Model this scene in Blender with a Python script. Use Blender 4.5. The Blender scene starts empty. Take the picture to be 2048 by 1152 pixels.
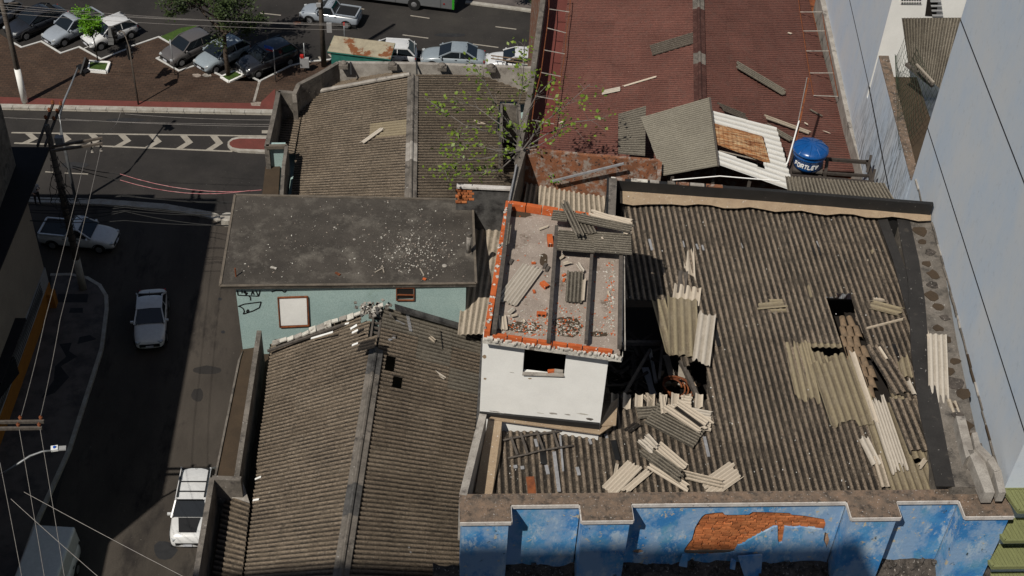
import bpy, bmesh, math, random
from mathutils import Vector, Matrix, noise
from mathutils.geometry import delaunay_2d_cdt
R0 = random.Random(7)
S = bpy.context.scene; COL = S.collection
# ------------------------------------------------------------------ camera
FPX, CXP, CYP = 2691.0, 1024.0, 576.0
_d = Vector((-186, 3024, FPX)).normalized()
_y = Vector((-183, -2406, FPX)); _y = (_y - _d * _y.dot(_d)).normalized()
_x = _y.cross(-_d)
RM = Matrix((_x, _y, -_d))                     # camera(image) axes -> world
CAM = Vector((0, 0, 51.0))
cd = bpy.data.cameras.new('camera'); cam = bpy.data.objects.new('camera', cd); COL.objects.link(cam)
cd.sensor_width = 36; cd.lens = FPX / 2048 * 36; cd.clip_end = 2000; cd.clip_start = .1
ex = RM @ Vector((1, 0, 0)); ey = RM @ Vector((0, -1, 0)); ez = RM @ Vector((0, 0, -1))
cam.matrix_world = Matrix.Translation(CAM) @ Matrix((ex, ey, ez)).transposed().to_4x4()
S.camera = cam
# ------------------------------------------------------------------ sky, sun, exposure
SUN_AZ, SUN_EL = 39.0, 52.0                    # azimuth towards which shadows fall, from +Y to +X
w = bpy.data.worlds.new('World'); S.world = w; w.use_nodes = True
nt = w.node_tree; bg = nt.nodes['Background']; sk = nt.nodes.new('ShaderNodeTexSky')
sk.sky_type = 'NISHITA'; sk.sun_disc = False
sk.sun_elevation = math.radians(SUN_EL); sk.sun_rotation = math.radians(SUN_AZ + 180)
nt.links.new(sk.outputs[0], bg.inputs[0]); bg.inputs[1].default_value = 0.05
sl = bpy.data.lights.new('sun', 'SUN'); sl.energy = 5.0; sl.angle = math.radians(.5); sl.color = (1, .95, .86)
so = bpy.data.objects.new('sun', sl); COL.objects.link(so)
az, el = math.radians(SUN_AZ), math.radians(SUN_EL)
SD = Vector((math.sin(az) * math.cos(el), math.cos(az) * math.cos(el), -math.sin(el)))
so.rotation_euler = SD.to_track_quat('-Z', 'Y').to_euler(); so.location = (-20, -30, 80)
S.view_settings.view_transform = 'Standard'; S.view_settings.look = 'None'
S.view_settings.exposure = -0.24; S.view_settings.gamma = 1; S.view_settings.use_curve_mapping = False

def ray(px, py): return RM @ Vector((px - CXP, py - CYP, FPX))
def P(px, py, z):
    r = ray(px, py); return CAM + r * ((z - CAM.z) / r.z)
def PY(px, py, Y):                             # point of the vertical plane y = Y
    r = ray(px, py); return CAM + r * (Y / r.y)
def pix(v):
    q = RM.transposed() @ (v - CAM); return (q.x / q.z * FPX + CXP, q.y / q.z * FPX + CYP)
def inpoly(x, y, poly):
    c = False; n = len(poly); j = n - 1
    for i in range(n):
        xi, yi = poly[i]; xj, yj = poly[j]
        if (yi > y) != (yj > y) and x < (xj - xi) * (y - yi) / (yj - yi) + xi: c = not c
        j = i
    return c
# ------------------------------------------------------------------ materials
class NB:
    def __init__(s, name):
        s.m = bpy.data.materials.new(name); s.m.use_nodes = True; s.t = s.m.node_tree; s.n = s.t.nodes; s.l = s.t.links
        s.b = s.n['Principled BSDF']
        s.pos = s.n.new('ShaderNodeNewGeometry').outputs['Position']
    def noise(s, sc, det=4, rough=.6, stretch=None, vec=None):
        n = s.n.new('ShaderNodeTexNoise'); n.inputs['Scale'].default_value = sc; n.inputs['Detail'].default_value = det
        n.inputs['Roughness'].default_value = rough; v = vec or s.pos
        if stretch:
            mp = s.n.new('ShaderNodeMapping'); mp.inputs['Scale'].default_value = stretch; s.l.new(v, mp.inputs[0]); v = mp.outputs[0]
        s.l.new(v, n.inputs['Vector']); return n.outputs['Fac']
    def ramp(s, f, a, b):
        r = s.n.new('ShaderNodeMapRange'); r.inputs[1].default_value = a; r.inputs[2].default_value = b; r.clamp = True
        s.l.new(f, r.inputs[0]); return r.outputs[0]
    def math(s, op, a, b):
        m = s.n.new('ShaderNodeMath'); m.operation = op
        for i, v in enumerate((a, b)):
            if isinstance(v, (int, float)): m.inputs[i].default_value = v
            else: s.l.new(v, m.inputs[i])
        return m.outputs[0]
    def mix(s, f, a, b, mode='MIX'):
        m = s.n.new('ShaderNodeMix'); m.data_type = 'RGBA'; m.blend_type = mode
        for i, v in ((0, f), (6, a), (7, b)):
            if isinstance(v, (int, float)): m.inputs[i].default_value = v
            elif isinstance(v, (tuple, list)): m.inputs[i].default_value = (*v[:3], 1)
            else: s.l.new(v, m.inputs[i])
        return m.outputs[2]
    def out(s, col, rough=.85, bump=None, bs=.3, bd=.02, metal=0, spec=.3):
        if isinstance(col, (tuple, list)): s.b.inputs['Base Color'].default_value = (*col[:3], 1)
        else: s.l.new(col, s.b.inputs['Base Color'])
        s.b.inputs['Roughness'].default_value = rough; s.b.inputs['Metallic'].default_value = metal
        s.b.inputs['Specular IOR Level'].default_value = spec
        if bump is not None:
            b = s.n.new('ShaderNodeBump'); b.inputs['Strength'].default_value = bs; b.inputs['Distance'].default_value = bd
            s.l.new(bump, b.inputs['Height']); s.l.new(b.outputs[0], s.b.inputs['Normal'])
        return s.m
def surf(name, c1, c2, sc=3, c3=None, t3=(.58, .68), sc3=1.2, fleck=None, tf=(.7, .74), scf=25, rough=.85, bs=.3, bd=.02, spec=.3, metal=0, stretch=None, varied=0, grit=.62):
    b = NB(name); n = b.noise(sc, 6, .65, stretch); c = b.mix(b.ramp(n, .35, .65), c1, c2)
    if c3: c = b.mix(b.ramp(b.noise(sc3, 8, .7, stretch), *t3), c, c3)
    if varied:
        oi = b.n.new('ShaderNodeObjectInfo'); v = b.ramp(oi.outputs['Random'], 0, 1)
        c = b.mix(b.math('MULTIPLY', v, varied), c, (0, 0, 0))
    fine = b.noise(sc * 9 + 20, 3, .7)
    c = b.mix(b.ramp(fine, .4, .75), c, b.mix(1, c, (grit, grit, grit), 'MULTIPLY'))
    if fleck: c = b.mix(b.ramp(b.noise(scf, 2, .5), *tf), c, fleck)
    return b.out(c, rough, b.math('ADD', n, b.math('MULTIPLY', fine, .4)), bs, bd, metal, spec)
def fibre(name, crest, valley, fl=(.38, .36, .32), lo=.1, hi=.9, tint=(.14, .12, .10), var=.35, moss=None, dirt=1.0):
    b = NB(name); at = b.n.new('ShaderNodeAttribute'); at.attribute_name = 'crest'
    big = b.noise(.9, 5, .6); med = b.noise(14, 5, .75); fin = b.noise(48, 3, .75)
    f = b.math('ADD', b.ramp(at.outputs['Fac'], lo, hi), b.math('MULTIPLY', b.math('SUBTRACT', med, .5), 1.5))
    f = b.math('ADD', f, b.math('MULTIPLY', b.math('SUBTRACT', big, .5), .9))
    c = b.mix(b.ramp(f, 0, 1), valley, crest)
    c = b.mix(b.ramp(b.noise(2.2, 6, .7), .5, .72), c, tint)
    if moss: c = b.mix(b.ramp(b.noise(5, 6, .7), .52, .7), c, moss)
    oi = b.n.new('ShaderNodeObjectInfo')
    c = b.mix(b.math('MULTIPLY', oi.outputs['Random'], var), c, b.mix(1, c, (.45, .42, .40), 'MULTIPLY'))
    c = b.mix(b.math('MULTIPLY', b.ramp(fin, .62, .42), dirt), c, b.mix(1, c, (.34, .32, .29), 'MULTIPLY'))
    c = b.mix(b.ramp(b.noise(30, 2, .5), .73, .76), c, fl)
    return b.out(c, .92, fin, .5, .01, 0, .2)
M = {}
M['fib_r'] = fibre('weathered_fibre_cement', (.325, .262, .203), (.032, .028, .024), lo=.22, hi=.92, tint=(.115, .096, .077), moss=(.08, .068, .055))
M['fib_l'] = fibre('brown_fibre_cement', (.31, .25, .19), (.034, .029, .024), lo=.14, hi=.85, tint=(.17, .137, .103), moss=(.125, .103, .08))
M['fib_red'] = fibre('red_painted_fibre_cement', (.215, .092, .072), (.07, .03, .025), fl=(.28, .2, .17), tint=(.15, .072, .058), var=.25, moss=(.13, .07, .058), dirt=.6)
M['fib_light'] = fibre('light_fibre_cement', (.50, .42, .33), (.20, .17, .13), tint=(.42, .36, .29), var=.2, dirt=.45)
M['fib_olive'] = fibre('olive_fibre_cement', (.30, .25, .165), (.16, .13, .09), tint=(.25, .21, .15), var=.2, dirt=.45)
M['fib_grey'] = fibre('grey_fibre_cement', (.24, .215, .175), (.06, .052, .042), tint=(.2, .175, .14), var=.25, dirt=.8)
M['fib_rg'] = fibre('dull_grey_replacement_sheet', (.17, .145, .12), (.07, .058, .048), tint=(.12, .10, .085))
M['fib_lt'] = fibre('light_grey_shelter_sheet', (.30, .275, .22), (.15, .135, .11), tint=(.24, .22, .18), var=.15, dirt=.6)
M['fib_dark'] = fibre('dark_fibre_cement', (.06, .05, .042), (.015, .013, .012), tint=(.04, .035, .03), var=.3)
M['fib_pale'] = fibre('pale_fibre_cement', (.54, .465, .375), (.38, .325, .26), tint=(.48, .41, .33), var=.15, dirt=.2)
M['fib_pgrey'] = fibre('pale_grey_fibre_cement', (.50, .45, .385), (.33, .29, .24), tint=(.46, .41, .35), var=.15, dirt=.2)
M['fib_white'] = fibre('white_metal_sheet', (.66, .65, .62), (.5, .48, .44), fl=(.5, .25, .1), tint=(.62, .6, .56), var=.1, dirt=.1)
M['asphalt'] = surf('asphalt', (.038, .034, .032), (.024, .022, .021), .3, (.05, .045, .04), (.5, .7), .09, rough=.9, bs=.2, spec=.2, fleck=(.1, .095, .09), scf=9, tf=(.72, .76))
M['asphalt2'] = surf('side_street_asphalt', (.072, .061, .051), (.046, .039, .033), .45, (.026, .022, .02), (.54, .66), .5, rough=.9, bs=.2, spec=.2, fleck=(.11, .1, .09), scf=7, tf=(.72, .77), stretch=(1, .35, 1))
def paving(name, c1, c2, mortar, bw, rot=0):
    b = NB(name); t = b.n.new('ShaderNodeTexBrick'); t.inputs['Scale'].default_value = 1
    t.inputs['Brick Width'].default_value = bw; t.inputs['Row Height'].default_value = bw * .5; t.inputs['Mortar Size'].default_value = bw * .05
    t.inputs['Color1'].default_value = (*c1, 1); t.inputs['Color2'].default_value = (*c2, 1); t.inputs['Mortar'].default_value = (*mortar, 1)
    mp = b.n.new('ShaderNodeMapping'); mp.inputs['Rotation'].default_value = (0, 0, rot); b.l.new(b.pos, mp.inputs[0]); b.l.new(mp.outputs[0], t.inputs[0])
    c = b.mix(b.ramp(b.noise(.5, 6, .7), .38, .68), t.outputs[0], b.mix(1, t.outputs[0], (.62, .6, .6), 'MULTIPLY'))
    c = b.mix(b.ramp(b.noise(1.6, 5, .7), .62, .75), c, (.12, .085, .06))
    return b.out(c, .9, t.outputs['Fac'], .3, .01, 0, .2)
M['plaza'] = paving('brown_block_paving', (.082, .050, .034), (.062, .040, .029), (.040, .029, .022), .42, .1)
M['redpave'] = surf('red_painted_paving', (.16, .045, .036), (.125, .038, .03), 1.2, (.09, .04, .03), (.6, .75), 2)
M['kerb'] = surf('painted_kerb', (.42, .40, .36), (.30, .27, .23), 2.5, (.14, .12, .1), (.62, .75), 3)
M['paint'] = surf('road_paint', (.36, .33, .28), (.28, .25, .21), 3, (.08, .07, .06), (.66, .78), 6)
M['paintw'] = surf('white_paint_line', (.6, .6, .58), (.48, .47, .45), 3, (.1, .08, .06), (.68, .78), 5)
M['sidewalk'] = surf('worn_pavement', (.13, .11, .10), (.09, .075, .07), 1.2, (.05, .045, .045), (.5, .7), .6)
M['darkstone'] = surf('dark_stone_paving', (.03, .03, .032), (.02, .02, .022), 3)
M['conc'] = surf('weathered_concrete', (.20, .175, .15), (.10, .088, .075), 2, (.04, .036, .033), (.52, .68), 3, fleck=(.4, .38, .35), scf=18, bs=.5)
M['conc_light'] = surf('limewashed_concrete', (.40, .37, .33), (.24, .215, .19), 2.5, (.07, .06, .055), (.58, .7), 2.2, bs=.5)
M['slab'] = surf('mottled_concrete_slab', (.072, .062, .052), (.044, .038, .032), .9, (.15, .134, .113), (.50, .74), 1.3, fleck=(.5, .46, .4), tf=(.735, .76), scf=22, bs=.6)
M['slabedge'] = surf('slab_edge_concrete', (.17, .14, .11), (.10, .085, .068), 3, (.05, .04, .03), (.6, .7), 5)
M['rust'] = surf('rusted_iron', (.24, .075, .025), (.13, .04, .018), 6, (.05, .02, .012), (.55, .7), 4)
M['ledge'] = surf('mossy_ledge', (.068, .046, .028), (.047, .033, .021), 1.5, (.1, .075, .05), (.66, .8), 4)
M['aqua'] = surf('aqua_plaster', (.36, .475, .455), (.31, .425, .41), 1.4, (.22, .30, .22), (.6, .8), 1.1, fleck=(.1, .14, .13), tf=(.72, .75), scf=30, bs=.25)
M['white'] = surf('white_plaster', (.80, .79, .76), (.74, .73, .70), 1.6, (.5, .47, .42), (.66, .78), 3.5, bs=.25, grit=.93)
M['whitestain'] = surf('stained_white_plaster', (.66, .63, .57), (.45, .42, .37), 3, (.14, .115, .095), (.53, .64), 5, bs=.5)
M['tar2'] = surf('dusty_tar_strip', (.034, .031, .029), (.022, .02, .019), 2, (.07, .06, .05), (.6, .72), 3, fleck=(.3, .28, .26), tf=(.72, .75), scf=16, rough=.7, bs=.5)
M['tar'] = surf('black_tar_membrane', (.018, .017, .017), (.012, .012, .012), 3, (.03, .027, .025), (.6, .75), 2, fleck=(.3, .28, .26), tf=(.74, .76), scf=20, rough=.55, bs=.4, spec=.4)
M['coping'] = surf('lichened_coping', (.22, .15, .105), (.12, .095, .075), 4, (.055, .045, .037), (.5, .64), 5, fleck=(.42, .4, .38), tf=(.66, .72), scf=24, bs=.6)
M['trim'] = surf('white_trim', (.62, .59, .56), (.45, .41, .38), 4, (.12, .09, .07), (.6, .72), 7)
M['brick'] = surf('orange_brick', (.66, .235, .085), (.50, .15, .05), 4, (.62, .36, .2), (.6, .75), 9, varied=.5, bs=.6)
M['hbrick'] = surf('hollow_clay_block', (.56, .13, .035), (.42, .09, .025), 5, (.25, .06, .03), (.62, .75), 4, fleck=(.6, .5, .44), tf=(.68, .71), scf=12, bs=.4)
M['mortar'] = surf('mortar', (.50, .33, .22), (.32, .19, .12), 8)
M['rubble'] = surf('rubble_soil', (.12, .10, .085), (.06, .05, .043), 6, (.03, .026, .022), (.5, .65), 5, fleck=(.3, .27, .24), tf=(.64, .7), scf=18, bs=1, bd=.05)
M['screed'] = surf('dusty_screed', (.36, .30, .255), (.27, .22, .185), 2.2, (.12, .085, .06), (.56, .68), 1.6, fleck=(.55, .5, .45), tf=(.68, .72), scf=22, bs=.5)
M['wood'] = surf('grey_old_timber', (.115, .098, .084), (.068, .058, .05), 9, (.03, .026, .022), (.6, .75), 6, bs=.6)
M['wood_d'] = surf('dark_old_timber', (.06, .048, .04), (.035, .028, .024), 7, bs=.6)
M['terracotta'] = surf('old_clay_tile', (.24, .165, .105), (.15, .11, .075), 6, (.07, .05, .035), (.55, .7), 8)
M['tan'] = surf('tan_membrane', (.36, .27, .18), (.29, .21, .14), 2.5, (.15, .11, .08), (.62, .76), 3, fleck=(.6, .58, .55), tf=(.69, .72), scf=24, rough=.6)
M['orangewall'] = surf('stained_orange_plaster', (.27, .105, .05), (.15, .07, .04), 2.6, (.30, .25, .215), (.50, .60), 3.4, bs=.6, fleck=(.05, .03, .025), tf=(.62, .68), scf=9)
M['greywall'] = surf('sooty_grey_plaster', (.11, .105, .1), (.05, .048, .046), 3, (.022, .02, .02), (.5, .65), 2, bs=.4)
M['beige'] = surf('beige_facade', (.30, .255, .205), (.26, .22, .18), .8)
M['yellow'] = surf('yellow_facade_base', (.40, .16, .02), (.33, .13, .02), 2)
M['greywash'] = surf('pale_facade_band', (.33, .33, .33), (.27, .27, .28), 2)
M['blackroof'] = surf('dark_flat_roof', (.016, .014, .016), (.011, .010, .011), 1.2, (.03, .025, .025), (.6, .8), 2)
M['metal'] = surf('galvanised_steel', (.36, .37, .38), (.27, .28, .29), 6, rough=.45, metal=.6, bs=.1)
M['ppole'] = surf('weathered_pole_concrete', (.14, .115, .095), (.09, .075, .062), 4)
M['patch'] = surf('grey_repair_tape', (.30, .30, .31), (.2, .2, .21), 8, rough=.5)
M['signblue'] = surf('blue_sign', (.01, .10, .5), (.01, .08, .42), 5, rough=.4)
M['signred'] = surf('red_signal', (.5, .03, .02), (.4, .02, .015), 5, rough=.4)
M['black'] = surf('black_plastic', (.012, .012, .013), (.008, .008, .008), 5, rough=.5)
M['wire'] = surf('cable', (.02, .02, .02), (.015, .015, .015), 5, rough=.7)
M['wirel'] = surf('bare_cable', (.30, .28, .26), (.22, .2, .19), 5, rough=.5)
M['wirep'] = surf('red_white_cable', (.55, .30, .30), (.35, .08, .09), 3, rough=.6)
M['net'] = surf('green_net', (.03, .045, .025), (.022, .032, .02), 5)
M['kiosk'] = surf('flaking_kiosk_paint', (.40, .35, .25), (.30, .26, .19), 2, (.20, .075, .03), (.53, .58), .8, rough=.7)
M['kioskg'] = surf('green_kiosk_metal', (.03, .16, .13), (.02, .11, .09), 3, rough=.5)
M['rustplate'] = surf('rust_streaked_panel', (.38, .13, .03), (.52, .38, .22), 3, (.16, .055, .02), (.50, .58), 2, stretch=(.5, 4.5, 4.5))
M['tank'] = surf('blue_plastic_tank', (.006, .075, .27), (.005, .06, .22), 2, rough=.28, bs=.05, spec=.5)
M['letter'] = surf('white_lettering', (.8, .8, .8), (.75, .75, .75), 5)
M['leafb'] = surf('bright_leaf', (.16, .22, .012), (.07, .13, .01), 5, (.28, .20, .02), (.62, .7), 6, rough=.5, spec=.4)
M['leaf'] = surf('dark_leaf', (.040, .060, .014), (.022, .036, .010), 1.5, (.07, .075, .02), (.6, .75), 2, rough=.6)
M['leaf2'] = surf('lime_leaf', (.13, .30, .01), (.07, .19, .008), 3, rough=.5)
M['grass'] = surf('lawn_grass', (.055, .10, .014), (.035, .068, .012), 4, bs=.8, bd=.05)
M['bark'] = surf('bark', (.10, .075, .055), (.055, .042, .032), 8, bs=.8)
M['twig'] = surf('grey_twig', (.20, .18, .16), (.12, .11, .10), 8)
M['bluewall_stripe'] = None
def bluepaint():
    b = NB('flaking_blue_paint')
    n1 = b.noise(1.1, 7, .62, (1, 1, 1.3)); n2 = b.noise(1.1, 10, .70, (1.25, 1, .8)); n3 = b.noise(5, 9, .75); n4 = b.noise(9, 4, .6)
    c = b.mix(b.ramp(n1, .44, .56), (.035, .18, .43), (.075, .26, .50))
    c = b.mix(b.ramp(b.noise(.8, 5, .6, (1.3, 1, 1)), .50, .60), c, (.10, .27, .42))
    c = b.mix(b.ramp(n2, .44, .54), c, (.21, .33, .50))
    c = b.mix(b.ramp(b.noise(2.2, 10, .78, (1, 1, .5)), .53, .60), c, (.33, .43, .54))
    c = b.mix(b.ramp(n3, .60, .625), c, (.50, .42, .28))
    c = b.mix(b.ramp(b.noise(3.4, 6, .7), .64, .7), c, (.03, .05, .06))
    return b.out(c, .75, b.math('ADD', n3, n4), .35, .02, 0, .3)
M['blue'] = bluepaint()
def bigwall():
    b = NB('pale_blue_grey_wall_paint')
    c = b.mix(b.ramp(b.noise(.55, 5, .6, (1, 1.2, .8)), .38, .62), (.48, .55, .64), (.545, .575, .61))
    c = b.mix(b.ramp(b.noise(2.6, 7, .65, (1, 1.6, .7)), .5, .8), c, (.54, .58, .63))
    c = b.mix(b.ramp(b.noise(5, 8, .75, (1, 1.3, .9)), .56, .66), c, b.mix(1, c, (.86, .86, .86), 'MULTIPLY'))
    sep = b.n.new('ShaderNodeSeparateXYZ'); b.l.new(b.pos, sep.inputs[0])
    # soot streaks where rain runs down below the terrace parapet
    band = b.math('MULTIPLY', b.ramp(sep.outputs[1], 30.8, 31.2), b.math('MULTIPLY', b.ramp(sep.outputs[1], 36, 33.2), b.ramp(sep.outputs[2], 24.4, 26.8)))
    low = b.math('MULTIPLY', b.ramp(sep.outputs[1], 40, 37), b.math('MULTIPLY', b.ramp(sep.outputs[1], 30.9, 32.5), b.ramp(sep.outputs[2], 28, 23)))
    st = b.noise(2.2, 8, .75, (1, 3.5, .5))
    c = b.mix(b.math('MULTIPLY', b.ramp(st, .48, .58), b.math('ADD', b.math('MULTIPLY', band, .5), b.math('MULTIPLY', low, 1))), c, (.05, .048, .05))
    return b.out(c, .8, b.noise(12, 6, .7), .3, .01, 0, .3)
M['bigwall'] = bigwall()
def pl(name, c, rough=.3, spec=.5, metal=0, coat=0):
    m = NB(name); r = m.out(m.mix(m.ramp(m.noise(6, 5, .7), .35, .8), c, tuple(x * .8 for x in c)), rough, None, 0, 0, metal, spec)
    m.b.inputs['Coat Weight'].default_value = coat; m.b.inputs['Coat Roughness'].default_value = .08; return r
M['glass'] = pl('car_glass', (.010, .013, .016), .06, .7)
M['tyre'] = pl('tyre_rubber', (.014, .014, .014), .85, .2)
M['rim'] = pl('wheel_rim', (.32, .32, .33), .35, .5, .6)
M['lampg'] = pl('headlight_glass', (.45, .47, .48), .12, .7)
M['taill'] = pl('tail_light_plastic', (.32, .012, .01), .2, .6)
M['trimk'] = pl('black_trim', (.015, .015, .016), .5, .4)
M['plate'] = pl('number_plate', (.55, .56, .6), .4)
M['skin'] = pl('skin', (.33, .19, .13), .6)
M['hair'] = pl('hair', (.012, .01, .009), .7)
M['shirt'] = pl('grey_shirt', (.38, .38, .40), .9)
M['trous'] = pl('dark_trousers', (.02, .02, .024), .9)
M['void'] = pl('shade_dark_interior', (.02, .017, .015), .95, .1)  # near-black base colour paints the shade inside openings and interiors
# ------------------------------------------------------------------ object helpers
def wloc(p):
    v = Vector((0, 0, 0))
    while p is not None: v = v + p.location; p = p.parent
    return v
def mesh(name, vs, fs, mat, parent=None, smooth=False, kind=None, attr=None, loc=None):
    me = bpy.data.meshes.new(name); o0 = Vector(loc) if loc is not None else (sum((Vector(v) for v in vs), Vector()) / len(vs))
    me.from_pydata([Vector(v) - o0 for v in vs], [], fs)
    if attr is not None:
        a = me.attributes.new('crest', 'FLOAT', 'POINT'); a.data.foreach_set('value', attr)
    mats = mat if isinstance(mat, list) else [mat]
    for m in mats: me.materials.append(m)
    if smooth: me.polygons.foreach_set('use_smooth', [True] * len(me.polygons))
    o = bpy.data.objects.new(name, me); COL.objects.link(o)
    if parent is not None:
        o.parent = parent; o.location = o0 - wloc(parent)
    else: o.location = o0
    if kind: o['kind'] = kind
    return o
def thing(name, label, cat, loc, group=None):
    o = bpy.data.objects.new(name, None); COL.objects.link(o); o.location = Vector(loc); o['label'] = label; o['category'] = cat
    o.empty_display_size = .2
    if group: o['group'] = group
    return o
def tag(o, label, cat, group=None):
    o['label'] = label; o['category'] = cat
    if group: o['group'] = group
    return o
class MB:
    def __init__(s): s.v = []; s.f = []
    def add(s, vs, fs):
        k = len(s.v); s.v += [Vector(v) for v in vs]; s.f += [tuple(i + k for i in f) for f in fs]; return s
    def prism(s, poly, dz=None, bot=None):      # poly: top loop of world points; extrudes down by dz or to z=bot
        n = len(poly); t = [Vector(p) for p in poly]; b = [Vector((p.x, p.y, bot if bot is not None else p.z - dz)) for p in t]
        a = sum(t[i].x * t[(i + 1) % n].y - t[(i + 1) % n].x * t[i].y for i in range(n))
        if a < 0: t.reverse(); b.reverse()
        return s.add(t + b, [tuple(range(n)), tuple(range(2 * n - 1, n - 1, -1))] + [(i, i + n, (i + 1) % n + n, (i + 1) % n) for i in range(n)])
    def bar(s, a, b, wd, h, up=Vector((0, 0, 1))):
        a, b = Vector(a), Vector(b); d = (b - a).normalized(); sd = d.cross(up)
        if sd.length < 1e-3: sd = Vector((1, 0, 0))
        sd = sd.normalized() * wd / 2; u = sd.cross(d).normalized() * h / 2
        vs = [p + x * sd + y * u for p in (a, b) for x, y in ((-1, -1), (1, -1), (1, 1), (-1, 1))]
        return s.add(vs, [(3, 2, 1, 0), (4, 5, 6, 7)] + [(i, (i + 1) % 4, (i + 1) % 4 + 4, i + 4) for i in range(4)])
    def box(s, c, sx, sy, sz, rz=0):
        c = Vector(c); r = Matrix.Rotation(rz, 3, 'Z')
        vs = [c + r @ Vector((x * sx / 2, y * sy / 2, z * sz / 2)) for z in (-1, 1) for x, y in ((-1, -1), (1, -1), (1, 1), (-1, 1))]
        return s.add(vs, [(3, 2, 1, 0), (4, 5, 6, 7)] + [(i, (i + 1) % 4, (i + 1) % 4 + 4, i + 4) for i in range(4)])
    def tube(s, pts, rad, n=8, cap=True):
        pts = [Vector(p) for p in pts]; k0 = len(s.v); m = len(pts)
        if isinstance(rad, (int, float)): rad = [rad] * m
        ref = Vector((.13, .31, .94))
        for i, p in enumerate(pts):
            d = (pts[min(i + 1, m - 1)] - pts[max(i - 1, 0)]).normalized(); a = d.cross(ref)
            if a.length < .1: a = d.cross(Vector((1, 0, 0)))
            a.normalize(); b = d.cross(a)
            for j in range(n):
                t = 2 * math.pi * j / n; s.v.append(p + (a * math.cos(t) + b * math.sin(t)) * rad[i])
        for i in range(m - 1):
            for j in range(n):
                s.f.append((k0 + i * n + j, k0 + i * n + (j + 1) % n, k0 + (i + 1) * n + (j + 1) % n, k0 + (i + 1) * n + j))
        if cap: s.f.append(tuple(k0 + j for j in range(n))[::-1]); s.f.append(tuple(k0 + (m - 1) * n + j for j in range(n)))
        return s
    def lathe(s, c, prof, n=24, axis='Z', rot=None):
        c = Vector(c); k0 = len(s.v); m = len(prof)
        for r, h in prof:
            for j in range(n):
                t = 2 * math.pi * j / n; v = Vector((r * math.cos(t), r * math.sin(t), h))
                if axis == 'Y': v = Vector((v.x, v.z, v.y))
                if rot is not None: v = rot @ v
                s.v.append(c + v)
        for i in range(m - 1):
            for j in range(n):
                s.f.append((k0 + i * n + j, k0 + i * n + (j + 1) % n, k0 + (i + 1) * n + (j + 1) % n, k0 + (i + 1) * n + j))
        s.f.append(tuple(k0 + j for j in range(n))[::-1]); s.f.append(tuple(k0 + (m - 1) * n + j for j in range(n)))
        return s
    def build(s, name, mat, parent=None, smooth=False, kind=None, loc=None):
        return mesh(name, s.v, s.f, mat, parent, smooth, kind, None, loc)
def wallpath(mb, pts, th, h=None, bot=None, side=0):   # wall following top points; th to the given side (0 centre, 1 left, -1 right)
    pts = [Vector(p) for p in pts]
    for a, b in zip(pts, pts[1:]):
        d = Vector((b.x - a.x, b.y - a.y, 0)).normalized(); n = Vector((-d.y, d.x, 0))
        o1 = n * (th / 2 if side == 0 else (th if side > 0 else 0)); o2 = n * (-th / 2 if side == 0 else (0 if side > 0 else -th))
        mb.prism([a + o1, b + o1, b + o2, a + o2], dz=h, bot=bot)
    return mb
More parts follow.
